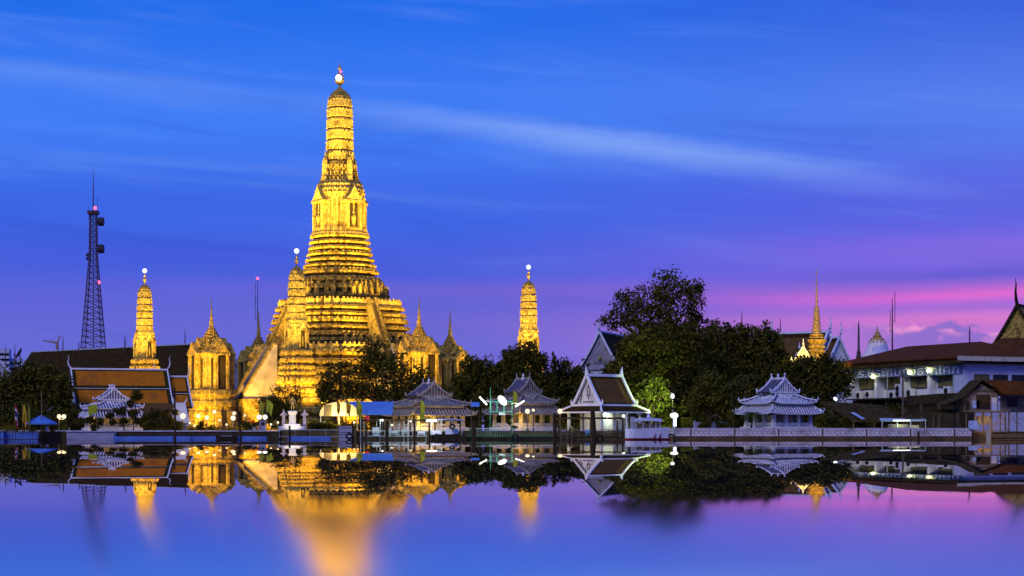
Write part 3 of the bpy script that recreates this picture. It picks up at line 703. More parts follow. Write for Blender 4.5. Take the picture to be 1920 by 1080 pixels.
mb.tube([(xg, 0, zb+3.1), (xg, .28, zb+2.4), (xg, .22, zb+1.7), (xg, 0, zb+1.45)], .06, 4); mb.tube([(xg, 0, zb+3.1), (xg, -.28, zb+2.4), (xg, -.22, zb+1.7), (xg, 0, zb+1.45)], .06, 4)
mb.box((xg, 0, zb+1.55), (.05, .9, .14)); mb.box((xg, 0, zb+1.15), (.05, .22, .4)); mb.box((xg, 0, zb+.5), (.05, 2.4, .16))
mb.tube([(xg, 1.35, zb+1.7), (xg, 1.5, zb+1.2), (xg, 1.75, zb+.8), (xg, 1.8, zb+.4)], .1, 4)
mb.build('emblem', 'bark', hall)
for k, (X, Y) in enumerate(((1095, 790), (1150, 790), (1140, 778))): point(W(X, Y, 297.5), 75, (.85, 1, .7))

# prayer hall with orange roof on the left
ph = thing('orange_roofed_hall', 'long prayer hall with orange tiled two tier roof edged in green', 'hall', W(224, 807, 328), R(19), None)
u = S(328); zr = (807-693)*u; ze = (807-757)*u
gable_roof(ph, 168*u/math.cos(R(19)), 6.4, zr-ze, ze, 'orange_tile', 'green_tile', 'white_trim', 'roof', 2, True, .13, 'cream_wall', power=1.1)
mb = MB(); mb.box((0, 0, (ze-.4)/2), (15, 8, ze-.4)); mb.build('wall', 'cream_wall', ph)
mb = MB()
for sg in (-1, 1): mb.slab([[(x, sg*6.3, ze-.1), (x, sg*8.0, ze-1.2)] for x in (-8.6, 8.6)], .15)
mb.build('eave_roof', 'brown_tile', ph)
ph2 = thing('orange_roofed_wing', 'shorter orange roofed wing stepping down at the right end of the prayer hall', 'hall', W(322, 807, 331.5), R(19), None)
zr2 = (807-700)*u
gable_roof(ph2, 5.2, 6.0, zr2-ze, ze-.5, 'orange_tile', 'green_tile', 'white_trim', 'roof', 2, True, .13, 'cream_wall', power=1.1)
mb = MB(); mb.box((0, 0, (ze-.9)/2), (4.6, 8, ze-.9)); mb.build('wall', 'cream_wall', ph2)
porch = thing('curved_gate_roof', 'small pale porch roof with two horns below the orange wing', 'gate', W(338, 807, 318), R(8))
mb = MB(); u = S(318); mb.slab([[(x*(1+.25*k), -.9-.25*k, (807-755)*u-k*.78-.25*math.sin(k*.7)) for k in range(5)] for x in (-.75, -.4, 0, .4, .75)], .15); rfp = mb.build('roof', 'white_plaster', porch)
mb = MB()
for x in (-1, 1): mb.tube([(x*.75, -.9, (807-755)*u), (x*1.0, -.9, (807-751)*u), (x*1.2, -.9, (807-746)*u)], [.14, .1, .03], 5); mb.tube([(x*(.75+.19*k), -.95-.25*k, (807-755)*u-k*.78-.25*math.sin(k*.7)+.05) for k in range(5)], .09, 5)
mb.build('horn', 'white_trim', rfp)
for x in (-1, 1): mb = MB(); mb.box((x*1.2, -1.2, .75), (.4, .4, 1.5)); mb.build('post', 'white_plaster', porch)

# long dark hall behind
A, B = W(60, 660, 500), W(420, 643.5, 447); mid = (A+B)/2; v = B-A
lh = thing('long_dark_hall', 'very long dark roofed hall with a pale ridge, behind everything on the left', 'hall', (mid.x, mid.y, GZ), math.atan2(v.y, v.x))
gable_roof(lh, v.length, 8.5, 11.0, A.z-GZ-11.0, 'dark_tile', 'dark_tile', 'far_white', 'roof', 1, False, .42, 'far_white', power=1.0, ridge_r=.22)
mb = MB(); mb.box((0, 0, 4.6), (v.length-2, 13, 9.2)); mb.build('wall', 'far_white', lh)

def temple_hall(name, label, X0, Y0, X1, Y1, d, dy, hw, h, rz_sign=1, tile='brown_tile', border='dark_tile', trim='white_trim', tr=.2, power=1.15, gable='white_plaster'):
    A, B = W(X0, Y0, d), W(X1, Y1, d+dy); B.z = A.z; mid = (A+B)/2; v = B-A
    t = thing(name, label, 'hall', (mid.x, mid.y, GZ), math.atan2(v.y, v.x))
    gable_roof(t, v.length, hw, h, A.z-GZ-h, tile, border, trim, 'roof', 1, True, tr, gable, power=power, ridge_r=tr)
    mb = MB(); zt = A.z-GZ-h; mb.box((0, 0, zt/2), (v.length-1.4, hw*1.6, zt)); mb.build('wall', 'white_plaster', t); return t
wg = temple_hall('white_gabled_hall', 'tall white gabled hall half hidden behind the big open crowned tree', 1124, 622, 1205, 628, 372, 34, 4.2, 7.2, tile='dark_tile', tr=.24, gable='grey_conc')
gL = -(W(1124, 622, 372)-W(1205, 628, 406)).length/2+.1; gz = W(1124, 622, 372).z-GZ-7.2
mb = MB()
for k_, w_ in ((.78, .09), (.45, .08)):
    b_, t_ = gz+1.0+(1-k_)*1.2, gz+7.2-(1-k_)*4.2-.9; y_ = 3.6*k_*.86
    mb.tube([(gL-.02, -y_, b_), (gL-.02, 0, t_), (gL-.02, y_, b_), (gL-.02, -y_, b_)], w_, 4)
mb.lathe([(.05, gz+1.6), (.4, gz+1.9), (.3, gz+2.4), (.05, gz+2.9)], 8, (gL, 0, 0)); mb.build('gable_ornament', 'gilt', wg)
temple_hall('ordination_hall', 'brown roofed temple hall with white edged gable, behind the golden pointed spire', 1452, 626, 1552, 622, 420, -8, 7.0, 9.5, tr=.3)
temple_hall('ordination_hall_annex', 'lower roof end with a curled horn, just right of the brown roofed temple hall', 1560, 634, 1574, 634, 412, -3, 5.0, 9.0, tr=.26)
temple_hall('lit_gable', 'small gold lit gable with white horns, poking above the trees left of the pointed spire', 1499, 656, 1506, 656, 352, -12, 1.7, 2.6, tile='porcelain', border='porcelain', tr=.2)
spot(W(1490, 690, 335), W(1501, 664, 346), 2600, GOLD, 60)
temple_hall('high_gabled_hall', 'steep patterned temple roof with a dark horn, cut by the right edge of the photograph', 1907, 572, 1990, 560, 350, 30, 9.0, 13, tile='rust_tile', border='porcelain', trim='dark_wood', tr=.3, power=1.25, gable='porcelain')

# golden pointed chedi, bell chedi, thin spires
ch = thing('pointed_chedi', 'slender ringed spire with a gold lit base, rising behind the dark trees', 'chedi', W(1531, 807, 345)); u = S(345)
q = lambda Y: (807-Y)*u
def rings_prof(Ya, ha, Yb, hb, n):
    P = []
    for i in range(n):
        a, b = i/n, (i+1)/n; r = (ha+(hb-ha)*a)*u; z = q(Ya+(Yb-Ya)*a); h = (Ya-Yb)*u/n
        P += [(r*.8, z), (r, z+h*.25), (r*.97, z+h*.6), (r*.72, z+h*.97)]
    return P
mb = MB(); mb.plan(PLAN, [(15*u, q(807)), (15*u, q(662))]+rings_prof(662, 16, 645, 15, 2)+[(13*u, q(644.5)), (17*u, q(640)), (18*u, q(637)), (11*u, q(635))]+rings_prof(635, 14, 625, 11, 2)); mb.build('base', 'porcelain', ch)
mb = MB(); mb.lathe(rings_prof(627, 9.5, 575, 4.5, 8)+[(2.4*u, q(575)), (2.0*u, q(560)), (1.2*u, q(535)), (.7*u, q(522)), (.5*u, q(515)), (1.5*u, q(511)), (.3*u, q(507))], 12); mb.build('spire', 'gilt', ch)
spot(W(1524, 700, 325), W(1531, 640, 343), 26000, GOLD, 60)
bc = thing('bell_chedi', 'white bell shaped dome with a gold crown, behind the school roof', 'chedi', W(1645, 807, 372)); u = S(372)
mb = MB(); mb.lathe([(30*u, q(807)*u/S(345)), (30*u, (807-668)*u), (26*u, (807-664)*u), (21*u, (807-656)*u), (18*u, (807-646)*u), (15*u, (807-640)*u), (10*u, (807-635)*u), (5*u, (807-632)*u)], 28); mb.build('bell', 'school_white', bc, True)
mb = MB(); mb.lathe([(15*u, (807-641)*u), (13*u, (807-635)*u), (7*u, (807-632)*u), (9*u, (807-630)*u), (5*u, (807-627)*u), (5*u, (807-624)*u), (2*u, (807-621)*u), (.6*u, (807-611)*u)], 10)
for k in range(14):
    a = 2*math.pi*k/14; mb.tube([(15*u*math.cos(a), 15*u*math.sin(a), (807-640)*u), (17*u*math.cos(a), 17*u*math.sin(a), (807-648)*u)], [.25, .03], 4)
mb.build('crown', 'gilt', bc)
def needle(X, Yt, Yb, d, wpx, label, name='spire_pole', m='steel_dark'):
    t = thing(name, label, 'spire', W(X, 807, d)); u = S(d); mb = MB(); w_ = wpx*u
    mb.lathe([(w_*1.6, 0), (w_*1.6, (807-Yb)*u), (w_*1.1, (807-Yb+3)*u), (w_*1.3, (807-Yb+7)*u), (w_*.7, (807-Yb+12)*u), (w_*.55, (807-Yt-22)*u), (w_*.35, (807-Yt-8)*u), (.02, (807-Yt)*u)], 8); mb.build('shaft', m, t)
needle(1610, 600, 668, 375, 3.2, 'thin dark spire left of the white bell dome')

# radio masts and roof antennas
def mast(name, label, X, Yt, Yb, d, cat, rods):
    t = thing(name, label, cat, W(X, Yb, d)); u = S(d); mb = MB(); H = (Yb-Yt)*u
    mb.tube([(0, 0, -1.5), (0, 0, H*.6), (0, 0, H)], [.16, .12, .05], 5); mb.build('pole', 'steel_tower', t)
    for dx_, z0, z1 in rods:
        r = MB(); r.tube([(dx_*u, 0, H*z0), (dx_*u, 0, H*z1)], .07, 4); r.tube([(0, 0, H*(z0+.05)), (dx_*u, 0, H*(z0+.05))], .05, 4); r.build('rod', 'steel_tower', t)
    return t
mast('antenna', 'triple rod antenna above the school roof, right of the bell dome', 1673, 558, 652, 345, 'antenna', ((-4, .3, .75), (5, .5, 1.12)))
mast('antenna', 'short thin antenna near the right end of the school roof ridge', 1818, 610, 642, 325, 'antenna', ())
mast('antenna', 'short thin rod above the dense tree left of the golden pointed spire', 1463, 595, 640, 430, 'antenna', ())
mast('antenna', 'thin curled rod sticking up right of the big tree crown', 1391, 583, 620, 440, 'antenna', ())
m2 = mast('antenna', 'tall thin mast with a red lamp between the spired shrine and the great tower', 483, 520, 700, 520, 'radio mast', ((-4, .55, .95), (-4.5, .7, .8)))
mb = MB(); mb.ball((0, 0, (700-522)*S(520)), .42); mb.build('warning_lamp', 'bulb_red', m2)
for X, Yt, Yb, lab in ((118, 630, 656, 'short rod antenna on the dark ridge beside the crane'), (148, 640, 656, 'short rod antenna left of the lattice tower foot'), (347, 617, 648, 'thin rod antenna on the dark ridge above its right end'), (234, 628, 652, 'faint twin rods on the dark ridge left of the small golden tower'), (28, 645, 690, 'thin rod standing beside the satellite dish'), (10, 648, 680, 'thin rod on the pale far building at the left edge')):
    mast('antenna', lab, X, Yt, Yb, 470, 'antenna', ((2.5, .2, .8),) if X == 234 else ())
tw = thing('lattice_tower', 'tall steel lattice tower with drum antennas and red warning lamps', 'telecom tower', W(175, 700, 560)); u = S(560)
q2 = lambda Y: (700-Y)*u
def half(Y): return (6.5+max(0, (Y-480))*.073)*u if Y > 480 else (5.6+max(0, (Y-400))*.012)*u
mb = MB(); Ys = [400+i*11 for i in range(28)]
for sx in (-1, 1):
    for sy in (-1, 1): mb.tube([(sx*half(Y), sy*half(Y), q2(Y)) for Y in Ys], .17, 4)
for i in range(len(Ys)-1):
    a, b = Ys[i], Ys[i+1]; ha, hb = half(a), half(b)
    for k in range(4):
        M = Matrix.Rotation(k*math.pi/2, 4, 'Z'); s = MB()
        s.tube([(-ha, -ha, q2(a)), (hb, -hb, q2(b))], .07, 3, False); s.tube([(ha, -ha, q2(a)), (-hb, -hb, q2(b))], .07, 3, False); s.tube([(-ha, -ha, q2(a)), (ha, -ha, q2(a))], .08, 3, False)
        mb.add(s.v, s.f, M)
mb.tube([(0, 0, q2(690)), (0, 0, q2(400))], .13, 4); mb.build('lattice', 'steel_tower', tw)
mb = MB(); mb.box((0, 0, q2(399)), (19*u, 19*u, 1.0)); mb.build('platform', 'steel_tower', tw)
mb = MB(); mb.tube([(0, 0, q2(400)), (0, 0, q2(355)), (0, 0, q2(318))], [.2, .14, .05], 5); mb.tube([(8*u, 0, q2(400)), (8*u, 0, q2(365))], .06, 4); mb.tube([(-9*u, 0, q2(412)), (-9*u, 0, q2(385))], .05, 4); mb.build('whip_aerial', 'steel_tower', tw)
for Y in (416, 467):
    mb = MB(); s = MB(); s.lathe([(1.0, 0), (1.3, .3), (1.3, 1.5), (1.15, 1.7)], 16); mb.add(s.v, s.f, Matrix.Translation((9.5*u, -.6, q2(Y))) @ Matrix.Rotation(R(90), 4, 'Y')); mb.tube([(4*u, 0, q2(Y)), (10*u, -.6, q2(Y))], .16, 5); mb.build('drum_antenna', 'steel_dark', tw)
for Y in (478, 485): mb = MB(); mb.ball((-10*u, -.5, q2(Y)), .5, 10); mb.tube([(-10*u, -.5, q2(Y)), (-5*u, 0, q2(Y))], .1, 4); mb.build('small_dish', 'steel_dark', tw)
for X, Y in ((180, 391), (187, 530)): mb = MB(); mb.ball(((X-175)*u, -1.2, q2(Y)), .55); mb.build('warning_lamp', 'bulb_red', tw)
cr = thing('construction_crane', 'far luffing construction crane above the dark roof', 'crane', W(108, 690, 900)); u = S(900)
mb = MB(); mb.tube([(0, 0, 0), (-1*u, 0, (690-642)*u)], [.8, .8], 4); mb.build('mast', 'crane_paint', cr)
mb = MB(); mb.tube([(0, 0, (690-643)*u), (-29*u, 0, (690-638.5)*u)], [.75, .3], 4); mb.tube([(0, 0, (690-641)*u), (5*u, 0, (690-630)*u)], [.5, .25], 4); mb.tube([(5*u, 0, (690-630)*u), (-16*u, 0, (690-639)*u)], .07, 3); mb.build('jib', 'crane_paint', cr)
sd = thing('satellite_dish', 'dark satellite dish tilted upward beside the left end of the dark hall', 'satellite dish', W(38, 690, 460)); u = S(460)
mb = MB(); s = MB(); s.lathe([(.02, 0), (.7, .08), (1.25, .3), (1.5, .55), (1.45, .55), (1.2, .35), (.02, .08)], 18); mb.add(s.v, s.f, Matrix.Translation((0, 0, (690-664)*u)) @ Matrix.Rotation(R(-60), 4, 'Y') @ Matrix.Rotation(R(20), 4, 'X')); mb.build('dish', 'steel_dark', sd)
mb = MB(); mb.tube([(0, 0, -4), (0, 0, (690-666)*u)], .14, 6); mb.build('post', 'steel_dark', sd)
mb = MB(); mb.tube([(0, 0, (690-663)*u), (-1.2, -.3, (690-665.5)*u)], .09, 4); mb.ball((-1.3, -.3, (690-666)*u), .25, 8); mb.build('feed_horn', 'steel_dark', sd)
sd2 = dup(sd, W(1822, 775, 296), 'small dark satellite dish on the shack roof at the right', R(10), None, .62)
fb = thing('apartment_building', 'pale far apartment building with balconies at the left edge', 'building', W(6, 807, 640), R(10)); u = S(640)
mb = MB(); mb.box((0, 0, (807-655)*u/2), (26*u, 8, (807-655)*u)); mb.box((22*u, 2, (807-672)*u/2), (24*u, 7, (807-672)*u)); mb.build('wall', 'far_white', fb)
for Y, x, w_ in ((662, 0, 27), (672, 0, 27), (682, 0, 27), (678, 22, 25), (688, 22, 25)):
    mb = MB(); mb.box((x*u, -4.4 if x == 0 else -1.8, (807-Y)*u), (w_*u, .8, .5)); mb.build('balcony', 'far_white', fb)
    mb = MB(); mb.box((x*u, -4.02 if x == 0 else -1.52, (807-Y-3.4)*u), (w_*u*.9, .1, .75)); mb.build('window', 'glass_dark', fb)
temple_hall('white_edged_roof', 'white edged gable end cut by the left edge, in front of the far building', -60, 674, -8, 676, 372, -14, 4.4, 4.5, tile='dark_tile', tr=.3)

# ------------------------------------------------------------------ school
A = W(1590, HZ, 340); B = W(1812, HZ, 310); A.z = B.z = GZ; fd = (B-A).normalized(); fn = Vector((fd.y, -fd.x, 0)); SL = (B-A).length
if fn.x > 0: fn = -fn
sch = thing('school_building', 'white two storey school with rust brown roof and a lettered blue sign band', 'school', A, math.atan2(fd.y, fd.x))
# local frame: x along the long front from left end to the corner, -y towards the river side of the front
k = S(310); zs = lambda Y: CAMZ+(HZ-Y)*k-GZ
sgn = 1 if Vector((-fd.y, fd.x, 0)).dot(fn) > 0 else -1   # which local y faces outward
O = sgn
def sb(mb, x0, x1, y0, y1, z0, z1): mb.box(((x0+x1)/2, O*(y0+y1)/2, (z0+z1)/2), (abs(x1-x0), abs(y1-y0), z1-z0))
DP = 16
mb = MB(); sb(mb, .4, SL-.4, -DP, -1.6, 0, zs(676)); sb(mb, SL-3.2, SL, -DP-8, -.05, zs(746), zs(676)); mb.build('wall', 'school_white', sch)
nb = 4
for i in range(nb+1):
    x = .25+i*(SL-3.2)/nb; mb = MB(); sb(mb, x, x+.7, -1.6, -.1, zs(744), zs(700)); mb.build('pilaster', 'school_white', sch)
for i in range(nb):
    x0 = .95+i*(SL-3.2)/nb; x1 = x0+(SL-3.2)/nb-.7
    mb = MB(); sb(mb, x0+.5, x1-.1, -1.59, -1.5, zs(722), zs(701)); w_ = mb.build('window', 'curtain', sch)
    mb = MB(); sb(mb, x0+.5, x1, -1.55, -1.42, zs(724.5), zs(722.5))
    for j in range(4): xx = x0+.5+(x1-x0-.6)*j/3; sb(mb, xx-.05, xx+.05, -1.5, -1.44, zs(722), zs(703))
    mb.build('frame', 'steel_dark', w_)
mb = MB(); sb(mb, 0, SL-2.4, -1.6, .25, zs(744.5), zs(742)); mb.build('floor_slab', 'quay', sch)
mb = MB(); sb(mb, -.3, SL-1.0, -.3, .06, zs(701), zs(682)); sg_ = mb.build('sign_band', 'sign_band', sch)
# the front that faces the river on the right
for i, x in enumerate((1.6, 5.4, 9.2)):
    mb = MB(); mb.box((SL+.03, O*(-x-1.4), zs(711)), (.1, 2.9, zs(702)-zs(720))); w_ = mb.build('window', 'curtain' if i == 0 else 'glass_dark', sch)
    mb = MB()
    for j in (-1.45, 0, 1.45): mb.box((SL+.1, O*(-x-1.4+j), zs(711)), (.08, .1, zs(702)-zs(720)))
    for z in (zs(702), zs(720)): mb.box((SL+.1, O*(-x-1.4), z), (.08, 3.0, .1))
    mb.build('frame', 'steel_dark', w_)
# hipped roof with broad dark soffit
ze0, ze1 = zs(676.5), zs(669); ov = 1.6
mb = MB(); mb.box((SL/2-.2, O*(-DP/2-.1), (ze0+ze1)/2-.25), (SL+2*ov-.5, DP+2*ov-.3, ze1-ze0+.3)); mb.build('soffit', 'rust_sheet', sch)
mb = MB(); x0, x1, y0, y1 = -ov, SL+ov, O*(ov), O*(-DP-ov); zt = zs(640)+.4
vs = [(x0, y0, ze1), (x1, y0, ze1), (x1, y1, ze1), (x0, y1, ze1), (x0+8, (y0+y1)/2, zt), (x1-8, (y0+y1)/2, zt)]
vs += [(v[0], v[1], v[2]-.25) for v in vs[:4]]
mb.add(vs, [(0, 1, 5, 4), (1, 2, 5), (2, 3, 4, 5), (3, 0, 4), (0, 6, 7, 1), (1, 7, 8, 2), (2, 8, 9, 3), (3, 9, 6, 0)]); rfs = mb.build('roof', 'rust_tile', sch)
mb = MB(); y2 = O*(-DP-14); gx0, gx1 = SL-10, SL+ov
mb.add([(gx1, O*(-6), ze1+.02), (gx1, y2, ze1+.02), (gx0, O*(-6), ze1+.02), (gx0, y2, ze1+.02), ((gx0+gx1)/2, O*(-11), zt+.6), ((gx0+gx1)/2, y2, zt+.6)], [(0, 1, 5, 4), (2, 4, 5, 3), (0, 4, 2), (1, 3, 5)]); mb.build('wing_roof', 'rust_tile', sch)
mb = MB(); mb.box((SL+ov+.06, O*(-DP/2-5), (ze0+ze1)/2), (.16, DP+16, ze1-ze0+.1)); mb.build('fascia', 'cream_wall', rfs)
mb = MB(); sb(mb, SL-12, SL-.4, -DP-18, -DP, 0, zs(678)); mb.build('wing_wall', 'school_white', sch)
mb = MB(); sb(mb, 0.3, SL-.2, -1.62, -1.2, 0, zs(745)); mb.build('ground_floor_front', 'quay', sch)
for i in range(7):
    x = .8+i*(SL-4)/6; mb = MB(); sb(mb, x, x+.45, -.9, -.45, 0, zs(745)); mb.build('ground_floor_column', 'grey_wood', sch)
for x in (.1, SL*.35, SL-3.4): mb = MB(); sb(mb, x, x+.14, -.08, .06, zs(744), zs(702)); mb.build('downpipe', 'steel_pale', sch)
# lettering on the band
cu = bpy.data.curves.new('lettering', 'FONT'); cu.body = 'ร.ประถมทวีธาภิเศก'; cu.size = 1.75; cu.extrude = .02; cu.align_x = 'LEFT'
to = bpy.data.objects.new('lettering_tmp', cu); COL.objects.link(to); bpy.context.view_layer.update()
dg = bpy.context.evaluated_depsgraph_get(); me = bpy.data.meshes.new_from_object(to.evaluated_get(dg)); bpy.data.objects.remove(to); me.name = 'lettering'
xs = [v.co.x for v in me.vertices]; wl = max(xs)-min(xs); ys = [v.co.y for v in me.vertices]
me.materials.clear(); me.materials.append(MATS['sign_letter']); lo = bpy.data.objects.new('lettering', me); COL.objects.link(lo); lo.parent = sg_
LW = SL-5.2; lo.scale = (LW/wl, 1.15, 1); lo.location = (3.2, O*.085, zs(699.3))
lo.rotation_euler = (R(90), 0, 0) if O < 0 else (R(90), 0, R(180))
if O > 0: lo.location.x = 3.2+LW
ltr = (lo, LW)
fdir = math.atan2(fd.y, fd.x)
def on_front(x, yout, Y): return sch.matrix_world @ Vector((x, O*yout, zs(Y))) if False else A+fd*x+fn*yout+Vector((0, 0, zs(Y)))
for x, Y, lab in ((1.3, 697, 'round glowing lamp at the far left end of the school sign band'), (8.6, 699, 'round glowing lamp low over the lettering, second from the left on the school'), (19.0, 694, 'round glowing lamp on the school sign, left one of the close pair'), (24.2, 692, 'round glowing lamp on the school sign, nearest the building corner')):
    p = on_front(x, .75, Y); t = thing('sign_lamp', lab, 'lamp', p, 0, 'lamps along the school sign band')
    mb = MB(); mb.ball((0, 0, 0), .42, 12, .85); mb.build('globe', 'bulb_lime', t)
    mb = MB(); mb.lathe([(.75, .5), (.3, .75), (.08, .8), (.06, 1.3)], 10); mb.build('shade', 'cream_wall', t); point(p+Vector((0, 0, -.1))+fn*.5, 110, (.95, 1, .45), .2)
for i, (x, y_, Y, two) in enumerate(((2.4, -.9, 739, 0), (5.2, -.9, 738, 0), (14.2, -.7, 736, 1), (17.2, -.8, 737, 0), (27.2, -.9, 735, 0), (11.8, -1.2, 740, 0))):
    lab = ['small air conditioner at the left end of the school balcony', 'second air conditioner from the left on the school balcony', 'tall double fan air conditioner in the middle of the school balcony', 'single fan air conditioner right beside the double fan one', 'air conditioner near the school corner, above the dark lean-to roof', 'half hidden air conditioner behind the utility pole on the school'][i]
    t = thing('air_conditioner', lab, 'air conditioner', on_front(x, y_, Y), fdir, 'air conditioners on the school balcony'); hh = 2.1 if two else 1.35
    mb = MB(); mb.box((0, 0, hh/2-.3), (1.75, .7, hh)); mb.build('casing', 'white_plaster', t)
    for j in range(2 if two else 1):
        s = MB(); s.lathe([(.50, .02), (.50, .1), (.1, .1), (.02, .08)], 14); mb = MB(); mb.add(s.v, s.f, Matrix.Translation((-.2, O*.3, (.35 if not two else .2+.85*j)-.05)) @ Matrix.Rotation(R(-90*O), 4, 'X')); mb.build('fan', 'rubber', t)

# ------------------------------------------------------------------ trees and shrubs
def leaf_mesh(name, m, blobs, parent, leaf=.5, dens=1.0, clumps=9, fill=2.2, core=0.0):
    "blobs: (centre, radii) in local metres; many small leaf faces gathered in clumps"
    V = []
    for c, r in blobs:
        c = np.array(c); r = np.array(r); area = r[0]*r[2]*math.pi
        n = int(dens*area/(leaf*leaf)*4.2)
        k = max(4, int(clumps*max(1, area/14)))
        d = RNG.normal(size=(k, 3)); d /= np.linalg.norm(d, axis=1)[:, None]
        cc = d*(RNG.random((k, 1))**(1/fill))*.92
        idx = RNG.integers(0, k, n)
        sig = .16+.10*RNG.random((k, 1))
        p = cc[idx]+RNG.normal(size=(n, 3))*sig[idx]*.9
        V.append(c+p*r)
        if core:
            nc = int(n*core); dd = RNG.normal(size=(nc, 3)); dd /= np.linalg.norm(dd, axis=1)[:, None]; V.append(c+dd*(RNG.random((nc, 1))**.4)*.9*r)
    P = np.concatenate(V); n = len(P)
    a = RNG.normal(size=(n, 3)); a /= np.linalg.norm(a, axis=1)[:, None]
    b = RNG.normal(size=(n, 3)); b -= a*(a*b).sum(1)[:, None]; b /= np.linalg.norm(b, axis=1)[:, None]
    s = leaf*(.55+.8*RNG.random((n, 1)))
    q = np.stack([P-a*s*.75, P+b*s*.38, P+a*s*.75, P-b*s*.38], 1).reshape(-1, 3)
    me = bpy.data.meshes.new(name); me.vertices.add(4*n); me.vertices.foreach_set('co', q.ravel())
    me.loops.add(4*n); me.loops.foreach_set('vertex_index', np.arange(4*n, dtype=np.int32))
    me.polygons.add(n); me.polygons.foreach_set('loop_start', np.arange(0, 4*n, 4, dtype=np.int32)); me.polygons.foreach_set('loop_total', np.full(n, 4, dtype=np.int32))
    me.update(calc_edges=True); me.materials.append(MATS[m])
    o = bpy.data.objects.new(name, me); COL.objects.link(o); o.parent = parent; return o
def tree(label, X, d, blobs, leaf=.42, dens=1.0, m='leaf', name='tree', trunk=.35, clumps=9, fill=2.2, group='trees of the temple garden', Yb=806, limbs=True, depth=.8, cat='tree', core=0.0):
    "blobs in photo pixels: (X, Y, rx, ry)"
    base = W(X, Yb, d); base.z = GZ-.1 if Yb == 806 else base.z; u = S(d); t = thing(name, label, cat, base, 0, group)
    L = []
    for bx, by, rx, ry in blobs:
        p = W(bx, by, d); off = random.uniform(-1, 1)*rx*u*.25
        L.append(((p.x-base.x, off, p.z-base.z), (rx*u, rx*u*depth, ry*u)))
    tr = MB(); low = min(b[0][2]-b[1][2]*.2 for b in L); mid = sum((Vector(b[0]) for b in L), Vector())/len(L)
    fork = Vector((mid.x*.25, mid.y*.2, max(.8, low*.75)))
    tr.tube([(0, 0, -.4), (mid.x*.1, 0, fork.z*.5), fork[:]], [trunk*1.25, trunk, trunk*.85], 8)
    if limbs:
        for c, r in L:
            c = Vector(c); tr.tube([fork[:], (fork*.45+c*.55+Vector((random.uniform(-.4, .4), 0, -.2)))[:], c[:]], [trunk*.6, trunk*.38, trunk*.15], 6)
            for j in range(4):
                e = c+Vector((random.uniform(-.75, .75)*r[0], random.uniform(-.6, .6)*r[1], random.uniform(-.2, .8)*r[2]))
                s_ = fork*.35+c*.65
                tr.tube([s_[:], ((s_+e)/2+Vector((0, 0, -.15)))[:], e[:]], [trunk*.28, trunk*.18, trunk*.06], 5)
    tr.build('trunk', 'bark', t); leaf_mesh('crown', m, L, t, leaf, dens, clumps, fill, core); return t
G1 = 'trees of the temple garden'
tree('broad dark tree at the far left edge, behind the flags', 30, 318, [(20, 725, 40, 38), (60, 712, 38, 34), (40, 760, 55, 34), (5, 765, 35, 40)], dens=1.5, core=.5)
tree('dark tree between the blue umbrella and the orange roof', 98, 316, [(95, 712, 30, 34), (118, 735, 26, 34), (85, 752, 44, 38), (122, 775, 24, 26)], dens=1.5, core=.5)
tree('low dark tree behind the blue umbrella', 62, 312, [(60, 780, 46, 26), (10, 786, 34, 24), (112, 788, 24, 18)], dens=1.4, m='leaf_deep')
tree('small leafy tree left of the pair before the great tower, gold showing through its leaves', 628, 336, [(618, 706, 26, 28), (640, 690, 18, 16), (632, 738, 36, 26), (604, 728, 16, 20)], leaf=.4, dens=1.0, clumps=13)
tree('taller leafy tree before the right foot of the great tower', 705, 334, [(708, 662, 42, 30), (690, 690, 38, 28), (735, 690, 40, 34), (668, 725, 32, 34), (712, 730, 48, 36), (760, 728, 34, 34)], leaf=.4, dens=1.15, clumps=12)
tree('round topped dark tree behind the grey pavilion', 788, 337, [(785, 700, 26, 24), (800, 730, 34, 32), (762, 752, 30, 26), (835, 745, 30, 22)], leaf=.4, dens=1.2)
tree('dark tree right of the two spired shrines', 890, 342, [(885, 690, 30, 28), (910, 705, 34, 36), (870, 722, 28, 30), (900, 745, 50, 34)], dens=1.6, m='leaf_deep', core=.5)
tree('dark tree in front of the right corner tower', 982, 340, [(985, 662, 30, 28), (960, 680, 30, 28), (1008, 682, 24, 26), (980, 715, 52, 36), (950, 740, 44, 34), (1000, 745, 40, 30)], dens=1.6, m='leaf_deep', core=.5)
tree('narrow pointed conifer right of the right corner tower', 1039, 338, [(1039, 668, 4, 13), (1039, 690, 8, 18), (1039, 720, 11, 26)], leaf=.3, dens=2.0, m='leaf_deep', limbs=False, trunk=.15)
tree('rounded dark tree left of the tall white gable', 1068, 340, [(1062, 690, 26, 22), (1088, 694, 22, 20), (1070, 725, 38, 32), (1040, 722, 26, 28), (1100, 728, 24, 22)], dens=1.4, m='leaf_deep')
tree('tall open crowned tree with sky showing through its branches', 1240, 325, [(1258, 540, 44, 32), (1298, 556, 30, 34), (1212, 566, 40, 32), (1172, 575, 24, 30), (1156, 600, 28, 22), (1196, 604, 34, 20), (1245, 588, 46, 32), (1300, 596, 26, 28), (1270, 612, 40, 16), (1334, 612, 20, 14), (1225, 616, 36, 14)], leaf=.38, dens=1.25, clumps=15, fill=2.4, trunk=.45)
tree('massive dark tree below the open crown', 1215, 315, [(1188, 655, 36, 36), (1235, 640, 52, 34), (1290, 640, 52, 40), (1200, 700, 60, 44), (1270, 695, 60, 44), (1172, 700, 28, 34), (1165, 740, 44, 34), (1240, 745, 56, 36)], dens=1.7, m='leaf_deep', core=.8)
